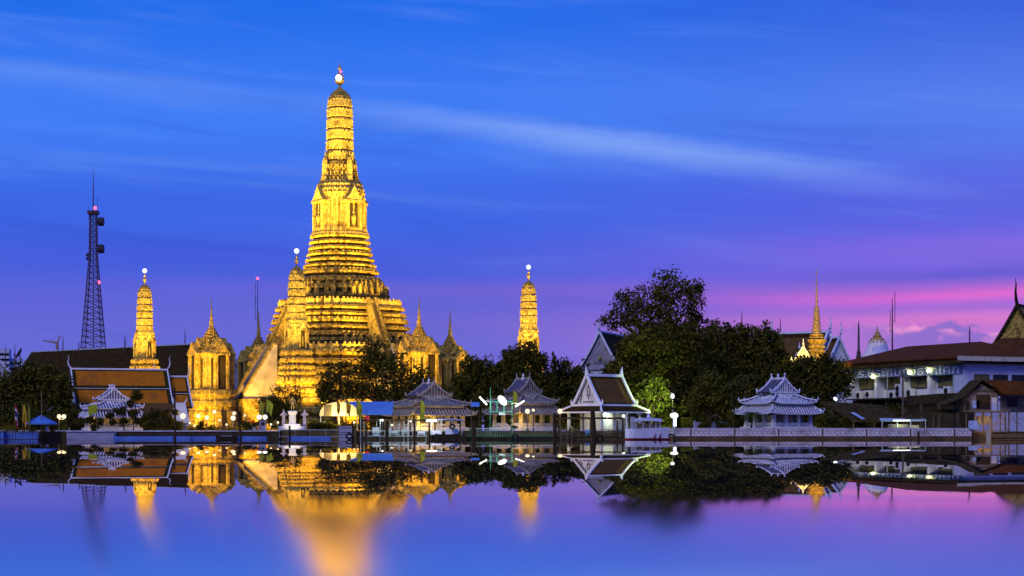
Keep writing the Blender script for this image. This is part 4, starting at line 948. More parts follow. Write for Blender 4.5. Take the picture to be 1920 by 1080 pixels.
tree('dense rounded dark tree right of the open crowned tree', 1392, 322, [(1350, 640, 36, 34), (1395, 636, 40, 34), (1438, 650, 36, 40), (1375, 685, 52, 42), (1440, 700, 44, 42), (1340, 700, 40, 42), (1400, 745, 62, 40)], dens=1.7, m='leaf', core=.8)
tree('dense dark tree left of the school under the pointed spire', 1535, 318, [(1510, 690, 30, 26), (1550, 690, 32, 26), (1530, 725, 50, 32), (1470, 712, 34, 36), (1580, 715, 26, 30), (1530, 765, 56, 30), (1470, 765, 36, 30)], dens=1.7, m='leaf_deep', core=.8)
tree('lower bushy tree left of the bluish pavilion, in front of the dark trees', 1330, 302, [(1325, 720, 34, 26), (1345, 745, 40, 30), (1305, 755, 32, 26), (1365, 770, 30, 24)], dens=1.35, m='leaf', trunk=.28, core=.5)
gt = tree('leafy tree lit bright green by the flood lamp', 1222, 304, [(1218, 722, 26, 20), (1240, 738, 26, 22), (1205, 748, 22, 18), (1228, 762, 28, 14)], leaf=.38, dens=.6, m='leaf_light', clumps=12, trunk=.22)
tree('shrubby tree beside the lean-to roofs, right of the bluish pavilion', 1560, 296, [(1557, 790, 20, 14), (1572, 796, 14, 10)], leaf=.3, dens=1.4, m='leaf_light', trunk=.1)
rt = tree('low round clipped tree before the lower stair and the front tower', 524, 322, [(525, 758, 42, 30), (500, 770, 24, 24), (552, 775, 22, 26)], leaf=.26, dens=2.2, m='leaf_deep', trunk=.3)
for X, bl, lab in ((1150, [(1160, 710, 40, 36), (1200, 670, 40, 44), (1165, 740, 60, 50)], 'shadowed tree far behind the white gabled hall'), (1290, [(1260, 690, 60, 50), (1320, 690, 60, 50), (1290, 750, 80, 46)], 'shadowed tree far behind the green lit tree'), (1420, [(1400, 690, 60, 48), (1460, 700, 56, 46), (1420, 755, 80, 44)], 'shadowed tree far behind the bluish pavilion'), (990, [(940, 730, 50, 44), (1010, 735, 56, 44), (1070, 740, 50, 42)], 'shadowed tree far behind the middle pavilion')):
    tree(lab, X, 352, bl, leaf=.8, dens=2.0, m='leaf_deep', core=1.5)
def palm(label, X, Yc, d, r, n=13):
    base = W(X, 806, d); base.z = GZ-.1; u = S(d); t = thing('palm_tree', label, 'palm', base, 0, 'palms by the white sea wall'); z = (806-Yc)*u
    mb = MB(); mb.tube([(0, 0, -.3), (.15, 0, z*.5), (.1, 0, z)], [.18, .13, .11], 7); mb.build('trunk', 'bark', t)
    mb = MB()
    for k in range(n):
        a = 2*math.pi*k/n+random.uniform(-.2, .2); up = random.uniform(.15, .9); L = r*u*random.uniform(.85, 1.15)
        pts = [Vector((.1+math.cos(a)*L*s, math.sin(a)*L*s, z+L*(up*s-1.05*s*s))) for s in (0, .2, .4, .6, .8, 1)]
        for i in range(5):
            p, q = pts[i], pts[i+1]; dr = (q-p).normalized(); side = dr.cross(Vector((0, 0, 1))).normalized()
            for j in range(4):
                b = p+(q-p)*(j/4); ll = L*.28*(1-abs((i+j/4)/5-.4)); w_ = .06
                for sg in (-1, 1):
                    e = b+side*sg*ll+dr*ll*.6+Vector((0, 0, -ll*.35)); mb.add([b[:], (b+dr*w_*2)[:], e[:]], [(0, 1, 2)])
    mb.build('fronds', 'leaf_light', t); return t
palm('palm leaning over the sea wall just left of the bluish pavilion', 1408, 772, 293, 26)
palm('taller palm between the bushy tree and the bluish pavilion', 1372, 715, 300, 26)
palm('palm whose fronds top the dark trees left of the golden pointed spire', 1450, 622, 330, 20)
palm('palm in the middle of the dark trees left of the bluish pavilion', 1398, 700, 310, 24)
def hedge(label, X0, X1, Yt, d, leaf=.32, m='leaf_deep'):
    u = S(d); t = thing('hedge', label, 'hedge', W((X0+X1)/2, 807, d), 0, 'hedges behind the waterfront'); h = (807-Yt)*u; L = (X1-X0)*u; n = max(2, int(L/(h*.9)))
    mb = MB()
    mb.box((0, .5, h*.32), (L*.98, .7, h*.64)); mb.build('stems', 'leaf_deep', t)
    leaf_mesh('foliage', m, [((-L/2+L*(i+.5)/n, random.uniform(-.2, .2), h*random.uniform(.45, .6)), (L/n*.75, 1.2, h*random.uniform(.45, .62))) for i in range(n)], t, leaf, 1.1, 8); return t
hedge('dark hedge behind the flags and umbrella', -20, 128, 770, 308)
hedge('dark hedge under the orange roof', 128, 345, 780, 311)
hedge('low flowering hedge in front of the golden shrine', 350, 480, 798, 303, m='leaf')
hedge('dark hedge right of the statue pedestal', 560, 690, 788, 300)
hedge('tall dark hedge behind the grey pavilion', 690, 905, 742, 325)
hedge('tall dark hedge behind the floodlit pavilion and gabled hall', 905, 1185, 738, 327)
hedge('dark hedge behind the white ferry', 1180, 1300, 768, 309)
hedge('dark undergrowth behind the sea wall left of the bluish pavilion', 1290, 1440, 770, 311)
hedge('dark undergrowth right of the bluish pavilion', 1440, 1700, 762, 309)
def topiary(label, X, d, balls, cat='topiary'):
    base = W(X, 807, d); base.z = GZ; u = S(d); t = thing('topiary_tree', label, cat, base, 0, 'clipped trees along the quay')
    mb = MB(); mb.tube([(0, 0, -.1), (.06, 0, .5), (-.05, 0, 1.1)], [.11, .09, .07], 6)
    for bx, by, r in balls:
        mb.tube([(0, 0, .8), ((bx-X)*u*.6, 0, (807-by)*u*.65), ((bx-X)*u, 0, (807-by)*u)], [.07, .06, .05], 5)
    mb.build('trunk', 'bark', t)
    leaf_mesh('foliage', 'leaf_deep', [(((bx-X)*u, random.uniform(-.2, .2), (807-by)*u), (r*u, r*u, r*u*.85)) for bx, by, r in balls], t, .15, 3.4, 26, 1.6)
for X, bl, lab in ((232, [(205, 778, 9), (224, 768, 12), (250, 773, 11), (232, 788, 9), (212, 790, 8), (256, 787, 8)], 'clipped cloud tree right before the white ribbed pavilion'),
                   (292, [(276, 778, 10), (290, 772, 11), (308, 776, 12), (320, 787, 11), (300, 792, 10), (284, 795, 8), (328, 772, 8)], 'wide clipped cloud tree between the pavilion and the curved porch roof'),
                   (138, [(130, 782, 8), (142, 776, 9), (150, 787, 8), (136, 795, 7)], 'small clipped tree left of the white ribbed pavilion'),
                   (176, [(170, 786, 10), (184, 790, 11), (178, 799, 9)], 'low clipped bush under the lime flag'),
                   (250, [(256, 742, 14), (244, 755, 9)], 'dark round tree head standing behind the white ribbed pavilion'),
                   (902, [(903, 790, 4), (900, 800, 4)], 'tiny clipped tree on the green railed pier'),
                   (958, [(958, 780, 4), (955, 791, 4), (965, 799, 5)], 'clipped tree with stacked balls by the floodlights'),
                   (470, [(462, 795, 10), (478, 792, 8)], 'low round bush left of the ticket kiosk lamps'),
                   (600, [(592, 796, 12), (612, 798, 14), (632, 800, 10)], 'wide low bush before the arched tent'),
                   (1322, [(1318, 797, 9), (1328, 792, 8)], 'dark shrub before the pale garden wall, left one'),
                   (1356, [(1350, 795, 10), (1362, 798, 9), (1372, 790, 10)], 'wider dark shrub before the pale garden wall, right one'),
                   (378, [(378, 793, 7), (372, 799, 6)], 'little potted bush under the globe lamps')):
    topiary(lab, X, 291.5 if X < 500 else 292.5, bl)

gw = thing('garden_wall', 'pale garden wall glimpsed between tree trunks behind the sea wall', 'wall', W(1338, 807, 306)); u = S(306)
mb = MB(); mb.box((0, 0, .75), (74*u, .2, 1.2)); mb.build('wall_body', 'school_white', gw)
for x in (-36, -12, 12, 36): mb = MB(); mb.box((x*u, -.05, .8), (.35, .36, 1.5)); mb.build('pier', 'school_white', gw)
for X in (705, 750, 795, 925, 1075, 1130): point(W(X, 793, 278.6), 110, (.85, 1, .82))  # unseen lights added to give the pier's boats and posts a lit look
# ------------------------------------------------------------------ quay, sea wall, walls
def bank(name, label, X0, X1, Yt, Yb, d, th, m, cat='wall', cap=None):
    u = S(d); t = thing(name, label, cat, W((X0+X1)/2, 807.8+CAMZ*F/d, d)); h0 = zz(Yb, d)+GZ; h1 = zz(Yt, d)+GZ
    mb = MB(); mb.box((0, th/2, (h0+h1)/2), ((X1-X0)*u, th, h1-h0)); b = mb.build('wall_body', m, t)
    if cap: mb = MB(); mb.box((0, th/2-.05, h1+.06), ((X1-X0)*u, th+.2, .14)); mb.build('coping', cap, t)
    return t
bank('quay_wall', 'long dark quay wall with a thin white top edge, along the left bank', 214, 524, 809, 830, 287.5, 2.5, 'quay', cap='white_plaster')
bank('concrete_wall', 'pale grey concrete block wall below the white ribbed pavilion', 125, 213.6, 810, 830, 285.5, 4.0, 'grey_conc', cap='grey_conc')
bank('quay_wall', 'mossy dark quay stretch with railings below the statue', 525, 668, 806.5, 830, 288, 2.2, 'mudwall')
bank('quay_wall', 'dark earth bank behind the crowded floating pier', 668, 1256, 808, 830, 289.2, .7, 'quay')
bank('quay_wall', 'dark timbered bank behind the left railing', -60, 124, 810, 830, 289.0, .9, 'mudwall')
bank('mud_bank', 'brown muddy footing below the white sea wall', 1256, 1822, 817.6, 830, 286.6, 3.0, 'mudwall')
bank('mud_bank', 'dark bank under the riverside shacks', 1822, 2000, 812, 830, 288.8, 1.1, 'mudwall')
u = S(287.5)
sw = thing('sea_wall', 'white sea wall with a row of round motifs along its face', 'wall', W(1538, HZ, 287.6)); z0, z1 = zz(817.6, 287.6)+GZ-CAMZ, zz(804, 287.6)+GZ-CAMZ
SWL = (1822-1254)*u
mb = MB(); mb.box((0, .6, (z0+z1)/2), (SWL, 1.0, z1-z0)); mb.build('wall_body', 'seawall', sw)
mb = MB(); mb.box((0, .6, z1+.05), (SWL+.1, 1.2, .12)); mb.build('coping', 'seawall', sw)
mb = MB(); n = 62
for i in range(n):
    x = -SWL/2+(i+.5)*SWL/n
    if i % 9 == 4: mb.box((x, .07, (z0+z1)/2), (.22, .1, z1-z0-.1)); continue
    s = .27; pts = [(x+s*math.cos(a)*1.15, .08, (z0+z1)/2+s*math.sin(a)) for a in [2*math.pi*j/12 for j in range(11)]]
    mb.tube(pts, .045, 4)
mb.build('motif', 'mudwall', sw)
fl = thing('sky_reflection_strip', 'long low blue strip standing for sky reflected in the water along the dark quay', 'painted reflection', W(395, 824, 284)); u = S(284)
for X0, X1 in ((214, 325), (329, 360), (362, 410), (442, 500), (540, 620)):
    mb = MB(); mb.box((((X0+X1)/2-395)*u, 0, .2), ((X1-X0)*u, 1.0, .52)); mb.build('reflection_section', 'blue_hull_sky', fl)  # blue boxes whose colour stands for sky reflected in the water
tb = thing('longtail_boat', 'low dark boat moored beside the blue strip of reflected sky', 'boat', W(425, 824, 283)); u = S(283)
mb = MB(); R_ = []
for k in range(9):
    x = -1.6+3.2*k/8; w_ = .45*(1-abs(k/4-1)**2.2)+.03; zt = .42+.30*abs(k/4-1)**2.5
    R_.append([(x, -w_, zt), (x, -w_*.5, .0), (x, w_*.5, .0), (x, w_, zt), (x, w_*.8, zt-.05), (x, -w_*.8, zt-.05)])
mb.rings(R_); mb.build('hull', 'dark_wood', tb); mb = MB(); mb.box((0, 0, .5), (1.6, .5, .06)); mb.build('seat', 'stripe', tb)

# ------------------------------------------------------------------ poles in the water
def pole(label, X0, Y0, X1, Y1, d, r, name='mooring_pole', m='dark_wood', band=False):
    b = W(X1, Y1, d); p = W(X0, Y0, d); t = thing(name, label, 'pole', (b.x, b.y, 0), 0, 'poles standing in the river')
    v = p-Vector((b.x, b.y, 0)); mb = MB(); mb.tube([(0, 0, -.8), (v*.5+Vector((.02, 0, 0)))[:], v[:]], [r*1.1, r, r*.92], 9); mb.build('shaft', m, t)
    mb = MB(); mb.lathe([(r*1.02, 0), (r*1.1, .05), (r*.7, .12)], 9, v[:]); mb.build('cap', m, t); return t
pole('thin upright pole in the water left of the curved porch roof', 327, 728, 329, 826, 279, .13)
pole('crooked dark pole leaning left, in front of the lower stair', 444, 756, 453, 826, 279, .15)
pole('short dark post with a pointed head, right below the statue', 543, 800, 543, 827, 278, .16)
pole('thick pier post at the left of the floating pier', 725, 790, 725, 826, 277, .22)
pole('slim pier post beside the pale box on the floating pier', 777, 789, 777, 826, 277, .16)
pole('stout pier post right of the curved awning boat', 888, 790, 888, 827, 276, .28)
pole('thick dark pier post below the right star bright lamp', 1040, 776, 1040, 830, 275, .27)
pole('thickest dark post, before the white gabled hall', 1111, 772, 1114, 832, 275, .36)
pole('short post standing before the white sea wall', 1722, 810, 1722, 828, 283, .18)
pole('slim dark post at the right end of the floating pier', 1157, 790, 1157, 826, 278, .14)
pole('short slim post left of the grey pier box', 662, 800, 662, 827, 279, .2)
pole('post beside the yellow lit pavilion columns', 805, 792, 805, 826, 277.5, .14)
sl = pole('slim pale pole on the left part of the floating pier', 676, 787, 676, 819, 280.6, .05, 'slim_pole', 'steel_pale'); sl['group'] = 'slim pale poles on the floating pier'
for X in (682.5, 713, 731, 748, 757, 765, 799, 822): dup(sl, (W(X, 819, 280.6+random.uniform(-.3, 1.2)).x, 280.6+random.uniform(-.3, 1.2), random.uniform(-.5, .1)), sl['label'])
up = thing('utility_pole', 'slim utility pole in front of the school with a crossarm', 'pole', W(1693, 790, 300)); u = S(300)
mb = MB(); mb.tube([(0, 0, -1), (0, 0, (790-698)*u)], [.2, .14], 7); mb.build('shaft', 'grey_wood', up)
mb = MB(); mb.box((.1, -.1, (790-703)*u), (1.6, .12, .14)); mb.box((.5, -.1, (790-712)*u), (.5, .4, .6)); mb.build('crossarm', 'grey_wood', up)
sp_ = thing('stump_post', 'broad dark stump like post standing among the globe lamps', 'post', W(421, 807, 298)); u = S(298)
mb = MB(); mb.tube([(0, 0, -.2), (.05, 0, 1.7), (-.1, 0, 3.2)], [.5, .42, .46], 8); mb.tube([(-.2, 0, 3.0), (-.3, 0, 3.7)], [.2, .1], 6); mb.build('shaft', 'dark_wood', sp_)
for X, Yt, lab in ((78, 735, 'thin bamboo flagpole through the blue umbrella'), (1262, 770, 'thin steel pole beside the bright white lamp')):
    t = thing('pole', lab, 'pole', W(X, 807, 286.5)); mb = MB(); mb.tube([(0, 0, -.3), (0, 0, (807-Yt)*S(286.5))], [.1, .06], 6); mb.build('shaft', 'bamboo' if X < 100 else 'steel_pale', t)
    mb = MB(); mb.ball((0, 0, (807-Yt)*S(286.5)), .1, 8); mb.build('knob', 'bamboo' if X < 100 else 'steel_pale', t)

# ------------------------------------------------------------------ umbrella, flags
um = thing('umbrella', 'big blue market umbrella on a pole by the left railing', 'umbrella', W(77, 807, 287.5)); u = S(287.5)
mb = MB(); n = 6; rr = 30*u; za, ze = (807-778)*u, (807-793.5)*u
mb.add([(0, 0, za)]+[(rr*math.cos(2*math.pi*(k+.25)/n), rr*math.sin(2*math.pi*(k+.25)/n), ze) for k in range(n)]+[(rr*math.cos(2*math.pi*(k+.25)/n), rr*math.sin(2*math.pi*(k+.25)/n), ze-.2) for k in range(n)]+[(0, 0, za-.12)],
       [(0, 1+k, 1+(k+1) % n) for k in range(n)]+[(1+k, 1+n+k, 1+n+(k+1) % n, 1+(k+1) % n) for k in range(n)]+[(1+2*n, 1+n+(k+1) % n, 1+n+k) for k in range(n)])
mb.build('canopy', 'blue_canvas', um)
mb = MB(); mb.tube([(0, 0, -.2), (0, 0, za-.1)], .06, 6); mb.build('pole', 'steel_pale', um)
def flag(label, X, Yt, Yb, d, wpx, hpx, m, side=1, droop=.3, name='flag'):
    t = thing(name, label, 'flag', W(X, Yb, d), 0, 'flags on thin poles'); u = S(d); H = (Yb-Yt)*u
    mb = MB(); mb.tube([(0, 0, -.3), (0, 0, H)], .045, 5); mb.build('pole', 'bamboo', t)
    def cloth(z0, z1, m_, nm):
        mb = MB(); nx, nz = 6, 6; g = []
        for i in range(nx+1):
            a = i/nx; g.append([(side*wpx*u*a*(1-.35*droop*((j/nz))), .12*math.sin(a*7+j*.5), z1+(z0-z1)*j/nz-droop*a*a*hpx*u*.55) for j in range(nz+1)])
        vs = [p for r in g for p in r]; k = nz+1
        fs = [(i*k+j, i*k+j+1, (i+1)*k+j+1, (i+1)*k+j) for i in range(nx) for j in range(nz)]
        vs += [(p[0], p[1]+.03, p[2]) for p in vs]; o = (nx+1)*k
        fs += [(i*k+j+o, (i+1)*k+j+o, (i+1)*k+j+1+o, i*k+j+1+o) for i in range(nx) for j in range(nz)]
        mb.add(vs, fs); return mb.build(nm, m_, t)
    if m == 'thai':
        hh = hpx*u/6; z = H-.15
        for wd, mm in ((1, 'red_cloth'), (1, 'white_cloth'), (2, 'navy_cloth'), (1, 'white_cloth'), (1, 'red_cloth')):
            cloth(z-hh*wd, z, mm, 'stripe'); z -= hh*wd
    else: cloth(H-.1-hpx*u, H-.1, m, 'cloth')
    return t
flag('drooping red white and blue striped flag at the far left', 28, 757, 808, 285, 6, 30, 'thai', 1, .9)
flag('drooping amber yellow flag second from the left', 42, 757, 808, 285.2, 9, 32, 'yellow_flag', 1, .9)
flag('narrow hanging lime yellow flag left of the umbrella', 53, 757, 808, 285.4, 4, 34, 'lime_flag', 1, .7)
flag('wide lime yellow flag flying before the white ribbed pavilion', 182, 757, 808, 287, 18, 17, 'lime_flag', -1, .45)
flag('lime green flag hanging left of the pair by the round tree', 487, 749, 800, 291, 8, 22, 'lime_flag', 1, .9)
flag('lime green flag hanging right of the pair by the round tree', 499, 748, 800, 291, 13, 22, 'lime_flag', 1, .8)
flag('dull brown pennant hanging before the arched tent, left one', 632, 748, 800, 289, 6, 24, 'yellow_flag', 1, .8)
flag('dull yellow pennant hanging at the right edge of the arched tent', 650, 749, 800, 289, 8, 24, 'yellow_flag', 1, .8)
flag('olive flag hanging before the blue awning fence', 669, 748, 800, 289, 11, 28, 'lime_flag', 1, .9)
flag('tall narrow lime flag before the left half of the grey pavilion', 788, 748, 806, 286, 9, 36, 'lime_flag', 1, .5)
flag('dim lime flag hanging over the middle pavilion near the floodlights', 962, 730, 800, 293, 9, 24, 'lime_flag', 1, .9)

# ------------------------------------------------------------------ lamps
def globe_lamp(label, X, Y, d, r=.42, m='bulb_warm', power=160, color=WARM, Yb=807, two=None, name='globe_lamp'):
    t = thing(name, label, 'lamp', W(X, Yb, d), 0, 'globe lamps along the waterfront'); u = S(d); h = (Yb-Y)*u
    mb = MB(); mb.tube([(0, 0, -.2), (0, 0, h-r)], .06, 6); mb.lathe([(.16, 0), (.16, .15), (.07, .3)], 8); mb.build('post', 'steel_dark', t)
    mb = MB(); mb.ball((0, 0, h), r, 14); mb.build('globe', m, t)
    if two: mb = MB(); mb.tube([(0, 0, h-r-.1), (two*u, 0, h-r-.05)], .04, 5); mb.ball((two*u, 0, h), r, 14); mb.build('globe', m, t)
    if power: point(W(X, Y, d)+Vector((0, -r-.35, 0)), power, color, .3)
    return t
globe_lamp('twin warm globe lamp right of the blue umbrella', 111, 781, 295, .34, two=9, power=420)
globe_lamp('large warm globe lamp below the curved porch roof', 343, 780, 292, .42, power=300)
globe_lamp('single globe lamp, first right of the curved porch roof', 372, 780, 294, .32, power=260)
globe_lamp('single globe lamp, second right of the curved porch roof', 388, 783, 293, .32, power=260)
globe_lamp('small globe lamp high behind the stump like post', 402, 772, 300, .28, power=160)
globe_lamp('globe lamp beside the leaning pole, lower one', 437, 784, 294, .38, power=220)
globe_lamp('globe lamp beside the leaning pole, smaller upper one', 439, 775, 299, .28, power=120)
globe_lamp('twin white lamps above the ticket kiosk left of the statue', 486, 782, 293, .36, 'bulb_white', two=11, power=420)
globe_lamp('star bright warm lamp at the left corner of the middle pavilion', 989, 771, 285, .34, two=None, power=300)
globe_lamp('star bright warm lamp above the thick pier post', 1050, 771, 285, .36, power=380)
globe_lamp('pale small lamp close right of the left star bright lamp', 1000, 769, 287, .2, power=0)
globe_lamp('white lamp under the eave of the white gabled hall', 1169, 780, 287, .24, 'bulb_white', 120, (.9, 1, .85))
globe_lamp('little white lamp on the floating pier left part', 717, 788, 281, .16, 'bulb_white', 60, (.9, 1, .9))
globe_lamp('tiny white lamp right of the flag on the floating pier', 770, 790, 281, .13, 'bulb_white', 40, (.9, 1, .9))
for X, Y in ((345, 792), (410, 790), (454, 788), (536, 790), (575, 790), (520, 797), (590, 792)): point(W(X, Y, 301), 260, WARM, .5)
gl0 = globe_lamp('small warm garden lamp among the shrubs before the temple', 412, 788, 296, .17, power=90); gl0['group'] = 'small garden lamps before the temple'
for X, Y, d in ((356, 793, 297), (365, 798, 293), (425, 796, 296), (459, 779, 298), (466, 790, 295), (508, 796, 293), (521, 792, 297), (583, 795, 296), (609, 792, 297), (615, 799, 294), (664, 792, 294), (735, 797, 293)):
    dup(gl0, W(X, 807-(788-Y), d), gl0['label']); point(W(X, Y, d-.6), 90, WARM)
# bright white street lamp by the ferry and its flood on the green tree
wl = thing('flood_lamp', 'dazzling white lamp with a glowing panel right of the ferry', 'lamp', W(1264, 807, 291)); u = S(291)
mb = MB(); mb.tube([(0, 0, -.2), (0, 0, (807-785)*u)], .07, 6); mb.build('post', 'steel_pale', wl)
mb = MB(); mb.ball((0, 0, (807-779)*u), .62, 14, .7); mb.box((.05, -.1, (807-790)*u), (.55, .3, 1.5)); mb.build('glowing_head', 'tube_white', wl)
wl2 = thing('flood_lamp', 'bright round lamp hanging among the green lit leaves', 'lamp', W(1261, 800, 299)); u = S(299)
mb = MB(); mb.tube([(0, 0, 0), (0, 0, (800-750)*u)], .06, 6); mb.build('post', 'steel_dark', wl2)
mb = MB(); mb.ball((0, 0, (800-743)*u), .3, 14, 1.2); mb.build('glowing_head', 'tube_white', wl2); mb = MB(); mb.lathe([(.45, (800-739)*u), (.3, (800-737)*u), (.05, (800-736)*u)], 10); mb.build('shade', 'steel_dark', wl2)
spot(W(1258, 745, 296.5), W(1222, 745, 303.5), 11000, (.72, 1, .30), 95, .3, 1.0); point(W(1262, 783, 288.5), 200, (.85, 1, .6), .4)
# floodlight frame over the green pier
ff = thing('light_frame', 'pale green tubular frame carrying the big oval floodlight and tilted lamp tubes', 'light frame', W(943, 824, 283)); u = S(283)
mb = MB()
for X in (919, 960): mb.tube([((X-943)*u, 0, -.3), ((X-943)*u, 0, (824-752)*u)], .05, 5)
for X in (932, 945): mb.tube([((X-943)*u, 0, (824-772)*u), ((X-943)*u, 0, (824-752)*u)], .06, 5)
for Y in (772, 753): mb.tube([(-24*u, 0, (824-Y)*u), (17*u, 0, (824-Y)*u)], .07, 5)
mb.tube([(-22*u, 0, (824-772)*u), (-24*u, 0, (824-726)*u)], .04, 5); mb.build('frame', 'green_paint', ff)
mb = MB(); s = MB(); s.ball((0, 0, 0), 1.0, 16); mb.add(s.v, s.f, Matrix.Translation((-1*u, -.4, (824-751)*u)) @ Matrix.Rotation(R(-40), 4, 'Y') @ Matrix.Diagonal((.50, .3, .86, 1))); mb.build('floodlight', 'tube_white', ff)
mb = MB(); mb.tube([((974-943-8)*u, -.2, (824-762.5)*u), ((974-943+9)*u, -.2, (824-751.5)*u)], .13, 8); mb.build('lamp_tube', 'tube_white', ff)
mb = MB(); mb.tube([((899-943)*u, -.2, (824-744)*u), ((913-943)*u, -.2, (824-759)*u)], .14, 8); mb.build('lamp_tube', 'tube_white', ff)
mb = MB(); mb.tube([(-24*u, 0, (824-753)*u), ((906-943)*u, -.1, (824-751)*u)], .05, 5); mb.tube([(17*u, 0, (824-756)*u), ((974-943)*u, -.1, (824-757)*u)], .05, 5); mb.build('bracket', 'steel_pale', ff)
mb = MB(); mb.box((-1.4*u, -.15, (824-776)*u), (.9, .1, .36)); mb.build('sign_plate', 'steel_pale', ff)
point(W(942, 752, 281.3), 300, (.9, 1, .9), .5); point(W(906, 754, 282), 260, (.9, 1, .8)); point(W(974, 758, 282), 260, (.9, 1, .8))

# ------------------------------------------------------------------ statue, tent, kiosk, pier
st = thing('statue', 'golden standing figure on a tall floodlit white pedestal', 'statue', W(548.5, 807, 292)); u = S(292)
mb = MB(); mb.box((0, 0, .3), (4.0, 2.6, .6)); mb.box((0, 0, .75), (2.4, 1.8, .4)); mb.lathe([(.62, .9), (.58, 1.1), (.52, 1.3), (.52, 2.35), (.62, 2.5), (.72, 2.7), (.72, 2.9), (.5, 3.0)], 8); mb.build('pedestal', 'white_plaster', st)
me = bpy.data.meshes.new('figure'); z0 = 3.0
vs = [(0, 0, 1.02), (0, 0, 1.28), (.02, 0, 1.52), (.02, 0, 1.66), (.02, -.02, 1.86), (-.11, 0, .98), (-.13, -.03, .52), (-.14, 0, .06), (-.15, -.14, .02), (.12, 0, .98), (.16, -.05, .52), (.17, .02, .06), (.2, -.12, .02), (-.22, 0, 1.5), (-.34, .02, 1.22), (-.3, -.12, .98), (.25, 0, 1.5), (.37, 0, 1.24), (.42, -.1, .98)]
es = [(0, 1), (1, 2), (2, 3), (3, 4), (0, 5), (5, 6), (6, 7), (7, 8), (0, 9), (9, 10), (10, 11), (11, 12), (2, 13), (13, 14), (14, 15), (2, 16), (16, 17), (17, 18)]
me.from_pydata([(x*1.15, y*1.15, z*1.15+z0) for x, y, z in vs], es, []); fg = bpy.data.objects.new('figure', me); COL.objects.link(fg); fg.parent = st; me.materials.append(MATS['gilt'])
sk_ = fg.modifiers.new('skin', 'SKIN'); rad = [.17, .15, .17, .08, .13, .13, .10, .06, .05, .13, .10, .06, .05, .09, .07, .05, .09, .07, .05]
for i, r in enumerate(rad): me.skin_vertices[0].data[i].radius = (r, r*.9)
me.skin_vertices[0].data[0].use_root = True; fg.modifiers.new('sub', 'SUBSURF').levels = 1
mb = MB(); mb.tube([(.5, -.12, z0+1.1), (.6, -.2, z0+.25)], [.03, .02], 5); mb.build('sword', 'gilt', st)
spot(W(548, 806, 287.5), W(548.5, 772, 292), 700, (1, .86, .50), 75, .2, .5); spot(W(552, 802, 286.5), W(548.5, 755, 292), 900, (1, .62, .12), 30, .2, .5)
for X, lab in ((532, 'small pale lantern house left of the statue pedestal'), (571, 'small grey lantern house right of the statue pedestal')):
    t = thing('lantern_house', lab, 'lantern', W(X, 807, 293), 0, 'lantern houses beside the statue'); u = S(293)
    mb = MB(); mb.box((0, 0, .7), (.5, .5, 1.4)); mb.box((0, 0, 1.9), (.42, .42, 1.0)); mb.build('body', 'grey_conc', t)
    mb = MB(); mb.lathe([(.55, 2.3), (.6, 2.36), (.2, 2.75), (.08, 3.0), (.02, 3.3)], 4); mb.build('roof', 'grey_conc', t)
tn = thing('arched_tent', 'cream arched tent lit from inside, beside the blue awning', 'tent', W(637, 806, 296)); u = S(296)
mb = MB(); n = 14; P = []
for y in (-1.5, 2.0):
    P.append([(-36*u*math.cos(math.pi*k/n)*(1 if k else 1), y, (25*u)*math.sin(math.pi*k/n)**.8+(806-779)*u) for k in range(n+1)])
mb.slab(P, .08); mb.build('canopy', 'tent', tn)
mb = MB(); pl = [(p[0], p[2]) for p in P[0]]; mb.prism([(-36*u, (806-780)*u)]+pl+[(36*u, (806-780)*u)], 'y', -1.42, -1.36); mb.build('front_panel', 'tent', tn)
mb = MB(); mb.box((-20*u, -1.5, (806-770)*u), (13*u, .06, 20*u)); mb.build('opening', 'curtain', tn)
for x in (-34, 0, 34): mb = MB(); mb.tube([(x*u, -1.4, -.2), (x*u, -1.4, (806-779)*u)], .06, 5); mb.build('post', 'steel_pale', tn)
point(W(630, 782, 293), 700, (1, .74, .3), .4); point(W(650, 788, 293), 350, (1, .74, .3), .4)
aw = thing('awning_fence', 'long plain blue awning sheet behind the flags', 'awning', W(692, 807, 299)); u = S(299)
mb = MB(); mb.slab([[(x*u, -.4-1.0*k, (807-753-8.5*k)*u) for k in (0, 1, 2, 2.9)] for x in (-46, -20, 10, 46)], .05); mb.build('sheet', 'blue_canvas', aw)
for x in (-44, -15, 15, 44): mb = MB(); mb.tube([(x*u, 0, -.2), (x*u, 0, (807-754)*u)], .06, 5); mb.build('post', 'steel_dark', aw)
aw2 = thing('awning_fence', 'small blue awning patch at the right end of the grey pavilion', 'awning', W(890, 807, 297)); 
mb = MB(); mb.slab([[(x*u, -.2-.8*k, (807-754.5-8*k)*u) for k in (0, 1)] for x in (-7, 9)], .05); mb.build('sheet', 'blue_canvas', aw2)
for x in (-6, 8): mb = MB(); mb.tube([(x*u, 0, -.2), (x*u, 0, (807-755)*u)], .05, 5); mb.build('post', 'steel_dark', aw2)
kk = thing('ticket_kiosk', 'small grey kiosk under the twin white lamps', 'kiosk', W(492, 807, 292)); u = S(292)
mb = MB(); mb.box((0, 0, .75), (1.1, .9, 1.5)); mb.build('body', 'grey_conc', kk); mb = MB(); mb.box((0, 0, 1.57), (1.3, 1.1, .12)); mb.build('roof', 'steel_dark', kk); mb = MB(); mb.box((.15, -.46, 1.0), (.5, .04, .5)); mb.build('window', 'glass_dark', kk)
fs = thing('food_stall', 'low orange roofed stall just left of the kiosk', 'stall', W(474, 807, 292)); mb = MB(); mb.slab([[(x, -.7, 1.25), (x, .5, 1.6)] for x in (-.75, .75)], .06); mb.build('roof', 'orange_tile', fs)
for x in (-.65, .65): mb = MB(); mb.tube([(x, -.6, -.1), (x, -.6, 1.25)], .06, 5); mb.build('post', 'bamboo', fs)
